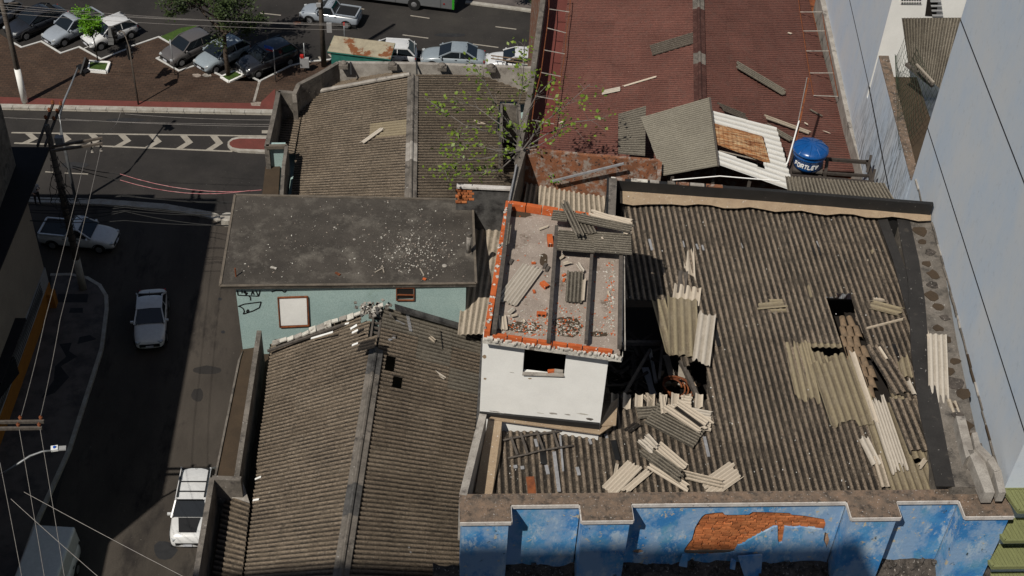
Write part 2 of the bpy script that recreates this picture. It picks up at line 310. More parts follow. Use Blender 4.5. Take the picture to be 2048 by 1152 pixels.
# ------------------------------------------------------------------ corrugated sheets
def bil(q, u, v): return q[0].lerp(q[1], u).lerp(q[3].lerp(q[2], u), v)
def sheet(name, q, waves, amp, mat, parent=None, seg=4, vdiv=1, j0=0, j1=0, cut=None, th=.008, closed=False, rnd=None, tilt=0, sag=0):
    """corrugated sheet over quad q (q0-q1 across the waves, q0-q3 along them, world points)"""
    rnd = rnd or R0; nrm = (q[1] - q[0]).cross(q[3] - q[0]).normalized()
    if nrm.z < 0: nrm = -nrm
    n = int(waves * seg); vs = []; at = []; keep = {}
    sk0, sk1 = rnd.uniform(-1, 1) * j0, rnd.uniform(-1, 1) * j1
    e0 = [rnd.uniform(0, j0) + abs(sk0) * (i / n if sk0 > 0 else 1 - i / n) * 1.3 for i in range(n + 1)]; e1 = [rnd.uniform(0, j1) + abs(sk1) * (i / n if sk1 > 0 else 1 - i / n) * 1.3 for i in range(n + 1)]
    for k in range(2, n + 1):
        if rnd.random() < .6: e0[k] = e0[k - 1]; e1[k] = e1[k - 1]
    for i in range(n + 1):
        u = i / n; h = math.cos(2 * math.pi * i / seg)
        if seg > 4: h = max(-1, min(1, 1.25 * h))
        for j in range(vdiv + 1):
            t = e0[i] + (1 - e0[i] - e1[i]) * j / vdiv; p = bil(q, u, t)
            vs.append(p + nrm * (h * amp + tilt * (1 - t) - sag * math.sin(math.pi * t))); at.append(h * .5 + .5)
    fs = []; W = vdiv + 1
    for i in range(n):
        for j in range(vdiv):
            if cut:
                c = bil(q, (i + .5) / n, (j + .5) / vdiv)
                if cut(c): continue
            fs.append((i * W + j, (i + 1) * W + j, (i + 1) * W + j + 1, i * W + j + 1)); keep[(i, j)] = 1
    if not fs: return None
    if cut and len(keep) < n * vdiv:                             # keep only the largest connected remnant
        left = set(keep); best = set()
        while left:
            st = [left.pop()]; comp = set(st)
            while st:
                i, j = st.pop()
                for nb in ((i + 1, j), (i - 1, j), (i, j + 1), (i, j - 1)):
                    if nb in left: left.discard(nb); comp.add(nb); st.append(nb)
            if len(comp) > len(best): best = comp
        keep = {k: 1 for k in best}; fs = [(i * W + j, (i + 1) * W + j, (i + 1) * W + j + 1, i * W + j + 1) for i, j in keep]
    N = len(vs); vs += [v - nrm * th for v in vs]; at += at
    for (i, j) in list(keep):
        if closed: fs.append((N + i * W + j, N + i * W + j + 1, N + (i + 1) * W + j + 1, N + (i + 1) * W + j))
        for (a, b), nb in ((((i, j), (i + 1, j)), (i, j - 1)), (((i + 1, j + 1), (i, j + 1)), (i, j + 1)), (((i, j + 1), (i, j)), (i - 1, j)), (((i + 1, j), (i + 1, j + 1)), (i + 1, j))):
            if nb not in keep:
                A = a[0] * W + a[1]; B = b[0] * W + b[1]; k_ = len(vs); vs += [vs[A], vs[A + N], vs[B + N], vs[B]]; at += [at[A], at[A + N], at[B + N], at[B]]; fs.append((k_, k_ + 1, k_ + 2, k_ + 3))
    return mesh(name, vs, fs, mat, parent, True, None, at)
def roof(parent, q, nu, nv, waves, amp, mats, seg=4, cut=None, vdiv=1, rnd=None, lap=.08, name='roof_sheet', alt=None, jit=.006, skip=(), lift=.011):
    rnd = rnd or R0; L = (q[3] - q[0]).length / nv
    for a in range(nu):
        for b in range(nv):
            if (a, b) in skip: continue
            u0, u1 = a / nu, (a + 1) / nu; v0, v1 = b / nv - (lap / L / nv if b else 0) + rnd.uniform(-1, 1) * jit, (b + 1) / nv
            sq = [bil(q, u0, v0), bil(q, u1, v0), bil(q, u1, v1), bil(q, u0, v1)]
            m = mats if not isinstance(mats, list) else mats[0]
            if alt:
                m2 = alt(a, b)
                if m2: m = m2
            sheet(name, sq, waves, amp, m, parent, seg, vdiv, cut=cut, rnd=rnd, tilt=lift)
def ridge(parent, a, b, n, wd, drop, mat, over=None):
    a, b = Vector(a), Vector(b); d = (b - a).normalized(); sd = d.cross(Vector((0, 0, 1))).normalized(); L = (b - a).length / n
    for i in range(n):
        p = a + d * L * i; q = a + d * (L * (i + 1) + .05); up = Vector((0, 0, R0.uniform(0, .02)))
        prof = [(-wd, -drop), (-.07, -.015), (-.045, .045), (0, .07), (.045, .045), (.07, -.015), (wd, -drop)]
        vs = [x + sd * s + Vector((0, 0, h)) + up * (1 if x is q else .2) for x in (p, q) for s, h in prof]
        vs += [v - Vector((0, 0, .02)) for v in vs]; k = len(prof); fs = []
        for j in range(k - 1):
            fs += [(j, j + 1, k + j + 1, k + j), (2 * k + j + 1, 2 * k + j, 3 * k + j, 3 * k + j + 1), (j + 1, j, 2 * k + j, 2 * k + j + 1), (k + j, k + j + 1, 3 * k + j + 1, 3 * k + j)]
        mesh('ridge_cap', vs, fs, over if (over and i % 5 == 3) else mat, parent, False)
# ================================================================== SETTING
def struct(o, label=None):
    o['kind'] = 'structure'
    if label: o['label'] = label
    return o
def flat(name, pts, mat, z, kind='structure', parent=None):
    vs = [Vector((p.x, p.y, z)) for p in pts]
    a = sum(vs[i].x * vs[(i + 1) % len(vs)].y - vs[(i + 1) % len(vs)].x * vs[i].y for i in range(len(vs)))
    if a < 0: vs.reverse()
    return mesh(name, vs, [tuple(range(len(vs)))], mat, parent, False, kind)
def z1(x, y, z=0): return P(x / 3.6, y / 3.6, z)                 # detail views of the photo
def z2(x, y, z=0): return P(500 + x / 3.292, y / 3.292, z)
def z3(x, y, z=0): return P(x / 3.6, 200 + y / 3.6, z)
flat('ground', [Vector(p) for p in ((-400, -200, 0), (400, -200, 0), (400, 500, 0), (-400, 500, 0))], M['asphalt'], -.02)
flat('road', [Vector((-60, 64.2, 0)), Vector((30, 60.5, 0)), Vector((30, 140, 0)), Vector((-60, 140, 0))], M['asphalt'], -.008)
flat('side_street', [Vector((-17.2, 0, 0)), Vector((-4, 0, 0)), Vector((-4, 62.3, 0)), Vector((-12.2, 63.6, 0)), Vector((-24, 64.9, 0)), Vector((-24, 57, 0)), Vector((-17.2, 52, 0))], M['asphalt2'], -.004)
# plaza pavement with zigzag parking edge
zz = [z1(-250, 280), z1(-120, 330), z1(-60, 210), z1(90, 315), z1(158, 353), z1(300, 310), z1(440, 395), z1(572, 350), z1(730, 438), z1(905, 370), z1(950, 345), z1(1145, 278), z1(1235, 328), z1(1205, 405), z1(1130, 432), z1(1290, 522), z1(1420, 480), z1(1580, 550), z1(1648, 592), z1(1757, 540), z1(1875, 598), z2(60, 548), z2(265, 445), z2(380, 418), z2(560, 400), z2(700, 430)]
kf = [P(-60, 212, 0), P(20, 213, 0), P(300, 219, 0), P(545, 224, 0), P(640, 226, 0)]
plz = zz + [P(700, 200, 0)] + kf[::-1]
pv = MB().prism([Vector((p.x, p.y, .12)) for p in plz], dz=.2).build('pavement', M['plaza'], kind='structure')
def strip(name, pts, wd, z, mat, h=None, kind='structure', parent=None):
    mb = MB(); n = len(pts)
    for a, b in zip(pts, pts[1:]):
        a = Vector((a.x, a.y, z)); b = Vector((b.x, b.y, z)); d = (b - a).normalized(); a = a - d * wd * .35; b = b + d * wd * .35; sd = Vector((-d.y, d.x, 0)) * wd / 2
        if h: mb.prism([a + sd, b + sd, b - sd, a - sd], dz=h)
        else: mb.add([a + sd, b + sd, b - sd, a - sd], [(3, 2, 1, 0)])
        z += .0004
    return mb.build(name, mat, parent, kind=kind)
strip('parking_kerb', zz[3:], .13, .165, M['paintw'], .2)
strip('kerb', [P(-60, 214, 0), P(20, 215, 0), P(300, 221, 0), P(545, 226, 0)], .42, .145, M['kerb'], .2)
flat('pavement', [P(-20, 193, .12), P(60, 196, .12), P(300, 203, .12), P(545, 207, .12), P(545, 221.5, .12), P(300, 217.3, .12), P(20, 211.3, .12), P(-20, 210.5, .12)], M['redpave'], .126)
flat('pavement', [z2(165, 595), z2(75, 680), z2(60, 735), z2(170, 740)], M['redpave'], .13)
strip('road_marking', [P(-20, 218.5, 0), P(300, 225, 0), P(545, 230, 0)], .07, .002, M['paint'])
strip('road_marking', [z1(88, 955), z1(1925, 980)], .14, .002, M['paint'])
strip('road_marking', [z1(108, 1030), z1(700, 1050), z1(1668, 1090)], .14, .003, M['paint'])
chev = [(180, 0), (420, 1), (635, 2), (850, 3), (1070, 4), (1295, 5), (1512, 6)]
for x, k in chev:                                                 # painted chevrons of the hatched median
    y0 = 962 + k * 3; y1 = 1037 + k * 8
    pts = [(x, y0), (x + 52, y0), (x + 95, (y0 + y1) / 2 - 2), (x + 10, y1), (x - 42, y1), (x + 42, (y0 + y1) / 2 - 2)]
    flat('road_marking', [z1(*p) for p in pts], M['paint'], .0035)
flat('road_marking', [z1(1885, 938), z1(1930, 938), z1(1930, 960), z1(1885, 960)], M['paint'], .002)
flat('road_marking', [z1(1918, 1118), z1(1960, 1118), z1(1960, 1145), z1(1918, 1145)], M['paint'], .002)
strip('road_marking', [z3(470, 526), z3(630, 533)], .1, .002, M['paint'])
strip('road_marking', [z3(330, 517), z3(400, 522)], .1, .002, M['paint'])
isl = [z1(x, y, .15) for x, y in ((1930, 985), (1720, 983), (1670, 995), (1640, 1020), (1638, 1045), (1660, 1070), (1720, 1085), (1925, 1095))]
ik = MB().prism(isl, dz=.2).build('traffic_island', M['kerb'], kind='structure')
cen = sum(isl, Vector()) / 8
flat('traffic_island', [Vector((cen.x + (p.x - cen.x) * (.86 if p.x < cen.x else 1.1), cen.y + (p.y - cen.y) * .72, 0)) for p in isl], M['redpave'], .156)
for a, b in (((537, 165), (708, 188)), ((1060, 103), (1178, 120)), ((1008, 230), (1170, 251)), ((1620, 176), (1750, 192)), ((1470, 290), (1632, 312)), ((640, 40), (748, 60)), ((200, 100), (60, 85))):
    strip('road_marking', [z2(*a), z2(*b)], .12, .002, M['paint'])
strip('road_marking', [z1(985, 217), z1(1012, 207)], .12, .002, M['paint'])
for a, b in (((520, 358), (565, 400)), ((395, 392), (425, 415)), ((455, 375), (470, 400)), ((1100, 378), (1150, 385))):
    strip('road_marking', [z2(*a), z2(*b)], .14, .002, M['paint'])
for a, b in (((0, 262), (90, 300)), ((290, 308), (420, 385)), ((600, 350), (720, 300)), ((925, 345), (1310, 210)), ((1330, 500), (1560, 400)), ((0, 330), (50, 300))):
    strip('parking_line', [z1(*a), z1(*b)], .09, .002, M['paintw'])
strip('kerb', [z2(1430, 20), z2(1760, 62), z2(1960, 92)], .35, .12, M['kerb'], .2)
flat('pavement', [z2(1430, 10), z2(1500, -60), z2(2100, -60), z2(2100, 95), z2(1760, 55)], M['sidewalk'], .1)
flat('pavement', [z2(560, 395), z2(700, 430), z2(700, 470), z2(480, 470)], M['plaza'], .124)
flat('manhole', [z2(310 + 26 * math.cos(t * .524), 152 + 13 * math.sin(t * .524)) for t in range(12)], M['rust'], .001)
g = flat('lawn', [z1(1150, 278), z1(1305, 212), z1(1420, 195), z1(1400, 290), z1(1250, 335)], M['grass'], .14); g['kind'] = 'stuff'
for a, b, m in (((1380, 545), (1455, 562), 'screed'), ((1455, 545), (1530, 560), 'conc_light'), ((1790, 745), (1950, 775), 'screed')):
    cx, cy = (a[0] + b[0]) / 2, (a[1] + b[1]) / 2
    flat('pavement_patch', [z1(cx + (b[0] - a[0]) * .5 * math.cos(t * .45) * R0.uniform(.7, 1.1), cy + 15 * math.sin(t * .45) * R0.uniform(.7, 1.2)) for t in range(14)], M[m], .1285)
strip('pavement_joint', [z1(1868, 600), z1(1830, 740)], .16, .129, M['conc_light'])
ra = random.Random(5)
for x, y, w_, h_, mt in ((1490 / 3.6, 740, 60, 18, 'asphalt'), (150, 330, 60, 14, 'darkstone'), (395, 790, 26, 30, 'asphalt'), (330, 1100, 50, 40, 'darkstone'), (250, 240, 90, 8, 'darkstone'), (900, 70, 70, 8, 'darkstone')):
    flat('asphalt_patch', [P(x + w_ * .5 * math.cos(t * .52) * ra.uniform(.85, 1.05), y + h_ * .5 * math.sin(t * .52) * ra.uniform(.8, 1.05), 0) for t in range(12)], M[mt], .0012)
for x, y in ((446 / 1 + 0, 664), (440, 598), (398, 1117)): flat('manhole', [P(x + 4 * math.cos(t * .63), y + 3 * math.sin(t * .63), 0) for t in range(10)], M['darkstone'], .0016)
km = MB()
for k in range(17):
    p = P(24 + k * 31 + (k * 7) % 5, 214.6 + k * .6, .148); km.bar(p - Vector((0, .24, 0)), p + Vector((0, .2, 0)), .02, .01)
km.build('kerb_joint', M['darkstone'], kind='structure')
# left pavement of the side street
sw = [P(95, 640, 0), P(104, 553, 0), P(140, 552, 0), P(175, 559, 0), P(200, 574, 0), P(213, 595, 0), P(214, 620, 0), P(204, 700, 0), P(172, 800, 0), P(140, 900, 0), P(75, 1045, 0), P(20, 1200, 0), P(-40, 1200, 0), P(-20, 900, 0)]
MB().prism([Vector((p.x, p.y, .13)) for p in sw], dz=.2).build('pavement', M['sidewalk'], kind='structure')
strip('kerb', sw[1:12], .2, .15, M['kerb'], .2)
for poly in ([(575, 640), (650, 625), (700, 655), (560, 690)], [(430, 690), (520, 680), (500, 740), (560, 780), (440, 850), (500, 930), (400, 1040), (300, 1080), (390, 950), (400, 850), (480, 780)], [(420, 330), (640, 330), (630, 390), (420, 390)], [(510, 430), (600, 430), (600, 465), (500, 465)]):
    flat('pavement_inlay', [P(x / 3.6, 500 + y / 3.6, 0) for x, y in poly], M['darkstone'], .1345)
# lower corner kerb pieces along the main street
strip('kerb', [P(60, 402, 0), P(200, 406, 0), P(330, 416, 0), P(420, 432, 0), P(470, 450, 0), P(500, 470, 0)], .5, .13, M['kerb'], .2)
tag(MB().add(*(lambda m: (m.v, m.f))(MB().lathe(P(456, 445, 0), [(.42, 0), (.42, .45), (.3, .5)], 14))).build('bollard', M['kerb']), 'round white concrete block at the pavement corner beside the grey slab roof', 'bollard')

# ================================================================== BUILDINGS
def body(mb_pts, top, mat, parent, name='wall', bot=0):
    return MB().prism([Vector((x, y, top)) for x, y in mb_pts], bot=bot).build(name, mat, parent)
def pxcut(*polys):
    def f(c):
        x, y = pix(c); return any(inpoly(x, y, p) for p in polys)
    return f
# ---- front left gabled building
fb = thing('gabled_building', 'building in the foreground with brown corrugated gable roof and cracked side parapet beside the street', 'building', (-2, 22, 0))
_q = [P(520, 661, 21.7), P(476, 957, 21.7), P(424, 957, 21.7), P(377, 1235, 21.7)]
body([(_q[3].x - .05, 10), (.95, 10), (1.75, 29.8), (_q[0].x - .05, 29.8), (_q[1].x - .08, _q[1].y), (_q[2].x - .02, _q[2].y)], 21.7, M['ledge'], fb)
eF, eB, rF, rB = P(480, 1235, 22.6), P(541, 690, 22.6), P(668, 1235, 24.0), P(764, 615, 24.0)
hl = [(728, 628), (757, 610), (760, 672), (735, 672)], [(770, 715), (786, 712), (786, 742), (768, 744)], [(792, 755), (806, 752), (808, 775), (793, 778)]
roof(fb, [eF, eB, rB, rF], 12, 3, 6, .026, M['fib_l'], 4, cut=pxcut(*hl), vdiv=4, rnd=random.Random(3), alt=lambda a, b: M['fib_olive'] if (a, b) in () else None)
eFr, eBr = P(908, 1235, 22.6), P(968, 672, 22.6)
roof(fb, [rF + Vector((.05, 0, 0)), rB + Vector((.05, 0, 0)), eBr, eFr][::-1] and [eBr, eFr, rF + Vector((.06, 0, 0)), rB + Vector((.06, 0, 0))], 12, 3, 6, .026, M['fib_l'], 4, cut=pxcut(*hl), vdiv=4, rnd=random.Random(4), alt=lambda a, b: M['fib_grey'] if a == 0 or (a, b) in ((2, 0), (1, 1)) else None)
ridge(fb, P(668, 1235, 24.05), P(752, 700, 24.05), 9, .2, .055, M['conc'], M['greywall'])
m = MB()                                                       # timber showing through the missing sheets
for k in range(5): m.bar(P(735 + k * 3, 625 + 10 * k, 23.72), P(768 + k * 6, 625 + 12 * k, 23.85), .05, .06)
m.bar(P(750, 612, 23.8), P(725, 800, 23.7), .06, .1); m.bar(P(765, 612, 23.8), P(740, 800, 23.7), .06, .08)
m.build('rafter', M['wood'], fb)
pp = MB(); wallpath(pp, [P(523, 661, 23.15), P(508, 760, 23.15), P(478, 957, 23.15)], .14, h=1.7, side=-1); pp.build('parapet', M['conc'], fb)
pp = MB(); wallpath(pp, [P(482, 957, 23.2), P(424, 955, 23.2), P(377, 1235, 23.2)], .14, h=1.7, side=0); pp.build('parapet', M['conc'], fb)
MB().prism([P(482, 699, 22.0), P(515, 694, 22.0), P(478, 957, 22.0), P(430, 957, 22.0)], dz=.22).build('cornice', M['ledge'], fb)
MB().prism([P(486, 700, 22.05), P(480, 720, 22.05), P(432, 955, 22.05), P(428, 955, 22.05), P(476, 720, 22.05)], dz=.1).build('cornice_edge', M['conc'], fb)
MB().prism([P(425, 958, 22.5), P(484, 958, 22.5), P(500, 1008, 22.5), P(452, 990, 22.5)], dz=.1).build('gutter_flashing', M['conc_light'], fb)
roof(fb, [P(418, 1200, 22.15), P(450, 990, 22.3), P(500, 1008, 22.75), P(478, 1210, 22.6)], 4, 1, 5, .028, M['fib_l'], 4, rnd=random.Random(5))
rg_ = random.Random(19)
for k in range(15):                                             # broken mortar flashing along the aqua wall
    t = k / 15; a_ = P(545, 688, 22.86).lerp(P(768, 608, 24.18), t); b_ = P(545, 688, 22.86).lerp(P(768, 608, 24.18), t + 1 / 15 - .004 * (k % 3)); dz_ = Vector((0, rg_.uniform(-.05, .04), rg_.uniform(-.04, .03)))
    MB().bar(a_ + dz_, b_ + dz_ * .5, rg_.uniform(.08, .28), rg_.uniform(.03, .06)).build('flashing_piece', M['whitestain'] if k % 3 else M['conc_light'], fb)
MB().bar(P(535, 702, 22.85), P(690, 648, 23.65), .07, .06).build('batten', M['wood'], fb)
for k in range(46):
    p_ = P(745 + rg_.gauss(0, 16), 616 + rg_.gauss(0, 8), 24.12); MB().box(p_, rg_.uniform(.05, .2), rg_.uniform(.04, .12), .035, rg_.uniform(0, 3)).build('mortar_lump', M[rg_.choice(('whitestain', 'conc', 'conc', 'conc_light', 'greywall'))], fb)
pf = MB(); wallpath(pf, [P(790, 612, 24.2), P(968, 664, 22.8)], .2, h=.1, side=0); pf.build('flashing', M['greywall'], fb)
# repair patches and debris bits lying on this roof
eqL = [eF, eB, rB, rF]
def onquad(q, px, py, up=0):                                    # point of the roof plane under a spot
    n = (q[1] - q[0]).cross(q[3] - q[0]).normalized(); n = n if n.z > 0 else -n; r = ray(px, py)
    return CAM + r * ((q[0] - CAM).dot(n) / r.dot(n)) + n * up
qR = [eBr, eFr, rF, rB]
def plate(parent, q, a, b, wd, mat, name, up=.04, n=4, j=.3):
    A, B = onquad(q, *a, up), onquad(q, *b, up); d = (B - A); nn = (q[1] - q[0]).cross(q[3] - q[0]).normalized(); nn = nn if nn.z > 0 else -nn
    sd = d.normalized().cross(nn) * wd / 2; r = random.Random(int(a[0] * 7 + a[1])); L = []; Rr = []
    for i in range(n + 1):
        c = A + d * i / n; L.append(c + sd * (1 - r.uniform(0, j))); Rr.append(c - sd * (1 - r.uniform(0, j)))
    return MB().prism(L + Rr[::-1], dz=.02).build(name, mat, parent)
# ---- aqua block with the concrete slab roof
ab = thing('slab_roofed_building', 'aqua block under a flat dark concrete slab roof, with boarded window and graffiti', 'building', (-2, 30, 0))
wy = P(472, 585, 24.2).y
wxa, wxb = P(472, 585, 24.2).x, P(932, 587, 24.2).x
body([(wxa, wy), (wxb, wy), (wxb, 33.7), (wxa, 33.7)], 24.44, M['aqua'], ab, bot=0)
sl4 = [P(440, 572, 24.6), P(952, 567, 24.6), P(945, 400, 24.6), P(470, 390, 24.6)]
MB().prism(sl4, dz=.13).build('roof', M['slab'], ab)
e = MB()
for a, b in zip(sl4, sl4[1:] + sl4[:1]): e.bar(a + Vector((0, 0, .012)), b + Vector((0, 0, .012)), .07, .03)
e.build('roof_edge', M['slabedge'], ab)
def onY(px, py, Y, z=None): return PY(px, py, Y)
def wallquad(parent, name, pts, Y, mat, out=.01, th=.03):
    vs = [PY(x, y, Y) + Vector((0, -out, 0)) for x, y in pts]; n = len(vs)
    bk = [v + Vector((0, th, 0)) for v in vs]
    a = sum(vs[i].x * vs[(i + 1) % n].z - vs[(i + 1) % n].x * vs[i].z for i in range(n))
    if a < 0: vs.reverse(); bk.reverse()
    return mesh(name, vs + bk, [tuple(range(n))] + [((i + 1) % n, i, i + n, (i + 1) % n + n) for i in range(n)], mat, parent)
wb = wallquad(ab, 'window_board', [(559, 597), (613, 594), (615, 648), (562, 650)], wy, M['white'], .03)
f = MB(); c4 = [PY(x, y, wy) + Vector((0, -.03, 0)) for x, y in ((556, 594), (615, 592), (618, 650), (560, 653))]
for a, b in zip(c4, c4[1:] + c4[:1]): f.bar(a, b, .05, .035)
f.build('window_frame', M['rust'], wb)
wd = wallquad(ab, 'window', [(795, 578), (826, 578), (826, 596), (796, 597)], wy, M['void'], .012)
f = MB(); c4 = [PY(x, y, wy) + Vector((0, -.03, 0)) for x, y in ((793, 574), (828, 574), (828, 599), (793, 599))]
for a, b in zip(c4, c4[1:] + c4[:1]): f.bar(a, b, .05, .03)
f.bar(PY(794, 588, wy) - Vector((0, .03, 0)), PY(827, 589, wy) - Vector((0, .03, 0)), .04, .03)
f.build('window_frame', M['rust'], wd)
gr = MB()                                                       # sprayed line drawing on the aqua wall
def gz(x, y): return PY(420 + x / 3.491, 370 + y / 3.491, wy) + Vector((0, -.008, 0))
for ln in ([(195, 845), (215, 850), (232, 862), (240, 880), (232, 900), (300, 878), (345, 855), (357, 815), (240, 830), (200, 845)], [(255, 880), (265, 868), (272, 878), (262, 890), (255, 880)], [(192, 735), (195, 768), (340, 775), (350, 735)], [(268, 770), (283, 785), (283, 805)], [(225, 735), (222, 755)], [(250, 765), (245, 738), (235, 752), (262, 752), (252, 765)], [(288, 765), (298, 738), (308, 765)], [(320, 735), (335, 770)], [(430, 745), (460, 735), (500, 735), (520, 748), (535, 735)]):
    for a, b in zip(ln, ln[1:]): gr.bar(gz(*a), gz(*b), .035, .006, Vector((0, 1, 0)))
gr.build('graffiti', M['black'], ab)
MB().prism([P(497, 700, 23.3), P(482, 700, 23.3), P(488, 690, 23.3), P(505, 690, 23.3)], dz=.1) if 0 else None
# ---- corner building behind (aqua walls, hipped end)
bb = thing('corner_building', 'old corner building with brown corrugated gable roof and grey parapet towards the avenue', 'building', (-.5, 38, 0))
body([(-5.0, 33.8), (3.6, 33.8), (4.35, 44.2), (-3.3, 44.2), (-4.9, 42.3)], 21.4, M['aqua'], bb)
eF, eB, rF, rB = P(578, 440, 22.0), P(606, 191, 22.0), P(819, 440, 23.6), P(822, 151, 23.6)
bqL = [eF, eB, rB, rF]
roof(bb, bqL, 9, 3, 6, .026, M['fib_l'], 4, rnd=random.Random(6), alt=lambda a, b: M['fib_olive'] if (a, b) == (5, 2) else None)
eFr, eBr = P(1012, 440, 22.0), P(1062, 152, 22.0)
bqR = [eBr, eFr, rF + Vector((.06, 0, 0)), P(832, 150, 23.6)]
roof(bb, bqR, 9, 3, 6, .026, M['fib_l'], 4, rnd=random.Random(8), vdiv=4, cut=pxcut([(1000, 204), (1040, 204), (1044, 285), (1000, 288)]))
ridge(bb, P(820, 440, 23.66), P(826, 152, 23.66), 8, .2, .05, M['conc'], M['conc_light'])
sheet('roof_sheet', [P(603, 184, 21.9), P(668, 146, 22.0), P(818, 146, 22.9), P(818, 150, 23.3)], 10, .026, M['fib_l'], bb, 4)
hp = MB()
for k in range(7):
    a = P(606 + 30 * k, 188 - 5.6 * k, 22.08 + .23 * k); b = P(606 + 30 * k + 34, 188 - 5.6 * k - 6.4, 22.08 + .23 * (k + 1.1)); hp.tube([a, b], [.085, .07], 7)
hp.build('hip_tile', M['conc_light'], bb)
pw = MB(); wallpath(pw, [P(677, 124, 23.1), P(835, 126, 23.1), P(1072, 135, 23.1)], .16, h=1.3, side=0); pw.build('parapet', M['conc_light'], bb)
pw = MB(); wallpath(pw, [P(677, 124, 23.1), P(640, 146, 23.1), P(597, 168, 23.1), P(588, 188, 23.0), P(590, 205, 22.8)], .16, h=1.3, side=0); pw.build('parapet', M['conc'], bb)
pw = MB(); wallpath(pw, [P(590, 185, 23.0), P(557, 182, 23.0), P(547, 232, 23.0), P(533, 292, 23.0)], .16, h=1.5, side=0); pw.build('parapet', M['conc'], bb)
pw = MB(); wallpath(pw, [P(573, 291, 23.0), P(567, 330, 23.0), P(560, 440, 23.0)], .12, h=1.4, side=0); pw.build('parapet', M['conc'], bb)
pw = MB(); wallpath(pw, [P(532, 291, 23.0), P(574, 290, 23.0)], .14, h=.12, side=0); pw.build('coping', M['slabedge'], bb)
MB().prism([P(536, 292, 22.9), P(571, 291, 22.9), P(571, 285, 22.9), P(537, 285, 22.9)], dz=2).build('wall', M['aqua'], bb)
MB().prism([P(531, 333, 22.0), P(560, 331, 22.0), P(556, 400, 22.0), P(523, 400, 22.0)], dz=.25).build('cornice', M['ledge'], bb)
roof(bb, [P(548, 305, 21.8), P(570, 222, 21.8), P(604, 222, 22.1), P(588, 310, 22.1)], 3, 1, 6, .024, M['fib_l'], 4, rnd=random.Random(9))
for k, (px, py) in enumerate(((687, 131), (785, 133), (884, 135), (982, 137))):
    p = P(px, py, 23.12); m = MB().box(p, .34, .3, .16); m.lathe(p + Vector((0, 0, .06)), [(.15, 0), (.13, .09), (.05, .14)], 10)
    m.build('parapet_stud', M['conc'], bb, loc=p)
m = MB()
for px in (701, 833): m.bar(P(px, 124, 23.14), P(px + 1, 150, 22.9), .06, .05)
m.build('parapet_crack_filler', M['tar'], bb)
ch = MB(); wallpath(ch, [P(1003, 207, 24.2), P(1003, 262, 24.2)], .08, h=1.6); wallpath(ch, [P(1003, 207, 24.2), P(1038, 209, 24.2), P(1042, 262, 24.2)], .08, h=1.6)
ch.build('lightwell', M['conc'], bb)
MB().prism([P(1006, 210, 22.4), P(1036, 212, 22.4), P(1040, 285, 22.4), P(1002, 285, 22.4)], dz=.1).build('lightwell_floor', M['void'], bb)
# ---- courtyard strip between the slab block, the hut and the red roof
cy = thing('courtyard_annex', 'narrow annex of pale sheets between stained orange and sooty grey walls behind the hut', 'building', (3, 30, 0))
body([(1.45, 24), (4.9, 24), (5.2, 36.5), (2.4, 36.5)], 23.0, M['greywall'], cy)
roof(cy, [P(915, 670, 23.35), P(968, 668, 23.35), P(1010, 436, 23.9), P(940, 436, 23.9)], 1, 2, 5, .026, M['fib_light'], 6, rnd=random.Random(11))
roof(cy, [P(1040, 445, 24.0), P(1235, 445, 24.0), P(1222, 362, 24.7), P(1055, 362, 24.7)], 3, 1, 6, .03, M['fib_light'], 8, rnd=random.Random(12))
ow = MB(); wallpath(ow, [P(1046, 298, 26.0), P(1180, 312, 26.0), P(1320, 323, 26.0)], .13, h=2.4, side=1); ow.build('wall', M['orangewall'], cy)
ow = MB(); wallpath(ow, [P(1320, 323, 26.0), P(1318, 350, 26.0)], .13, h=1.5); ow.build('wall', M['orangewall'], cy)
ow = MB(); wallpath(ow, [P(1048, 296, 26.0), P(1034, 345, 26.0), P(1018, 410, 26.0)], .16, h=2.2); ow.build('wall', M['conc'], cy)
gw = MB(); gy = P(965, 376, 25.5); wallpath(gw, [P(913, 374, 25.5), P(1022, 379, 25.5)], .14, h=1.7, side=1); gw.build('wall', M['greywall'], cy)
cp = MB(); wallpath(cp, [P(913, 374, 25.56), P(1022, 379, 25.56)], .17, h=.06, side=1); cp.build('coping', M['trim'], cy)
for r in range(5):
    for c in range(3 - (r > 3)):
        b0 = PY(917 + c * 10.5 + (r % 2) * 4, 381 + r * 5.6, P(915, 374, 25.5).y - .02)
        MB().box(b0, .19, .05, .075).build('brick', M['brick'], cy)
m = MB().bar(P(1105, 362, 25.1), P(1248, 327, 26.1), .06, .06); tag(m.build('pipe', M['patch']), 'long grey pipe leaning across the stained orange wall', 'pipe')
m = MB().bar(P(1228, 322, 26.05), P(1260, 358, 24.9), .05, .08); tag(m.build('beam', M['rust']), 'short rusty brown bar leaning on the orange wall', 'bar')
tag(MB().tube([P(1019, 400, 26.1), P(1033, 330, 26.12)], .03, 6).build('pipe', M['patch']), 'thin pale blue pipe lying along the grey courtyard wall', 'pipe')

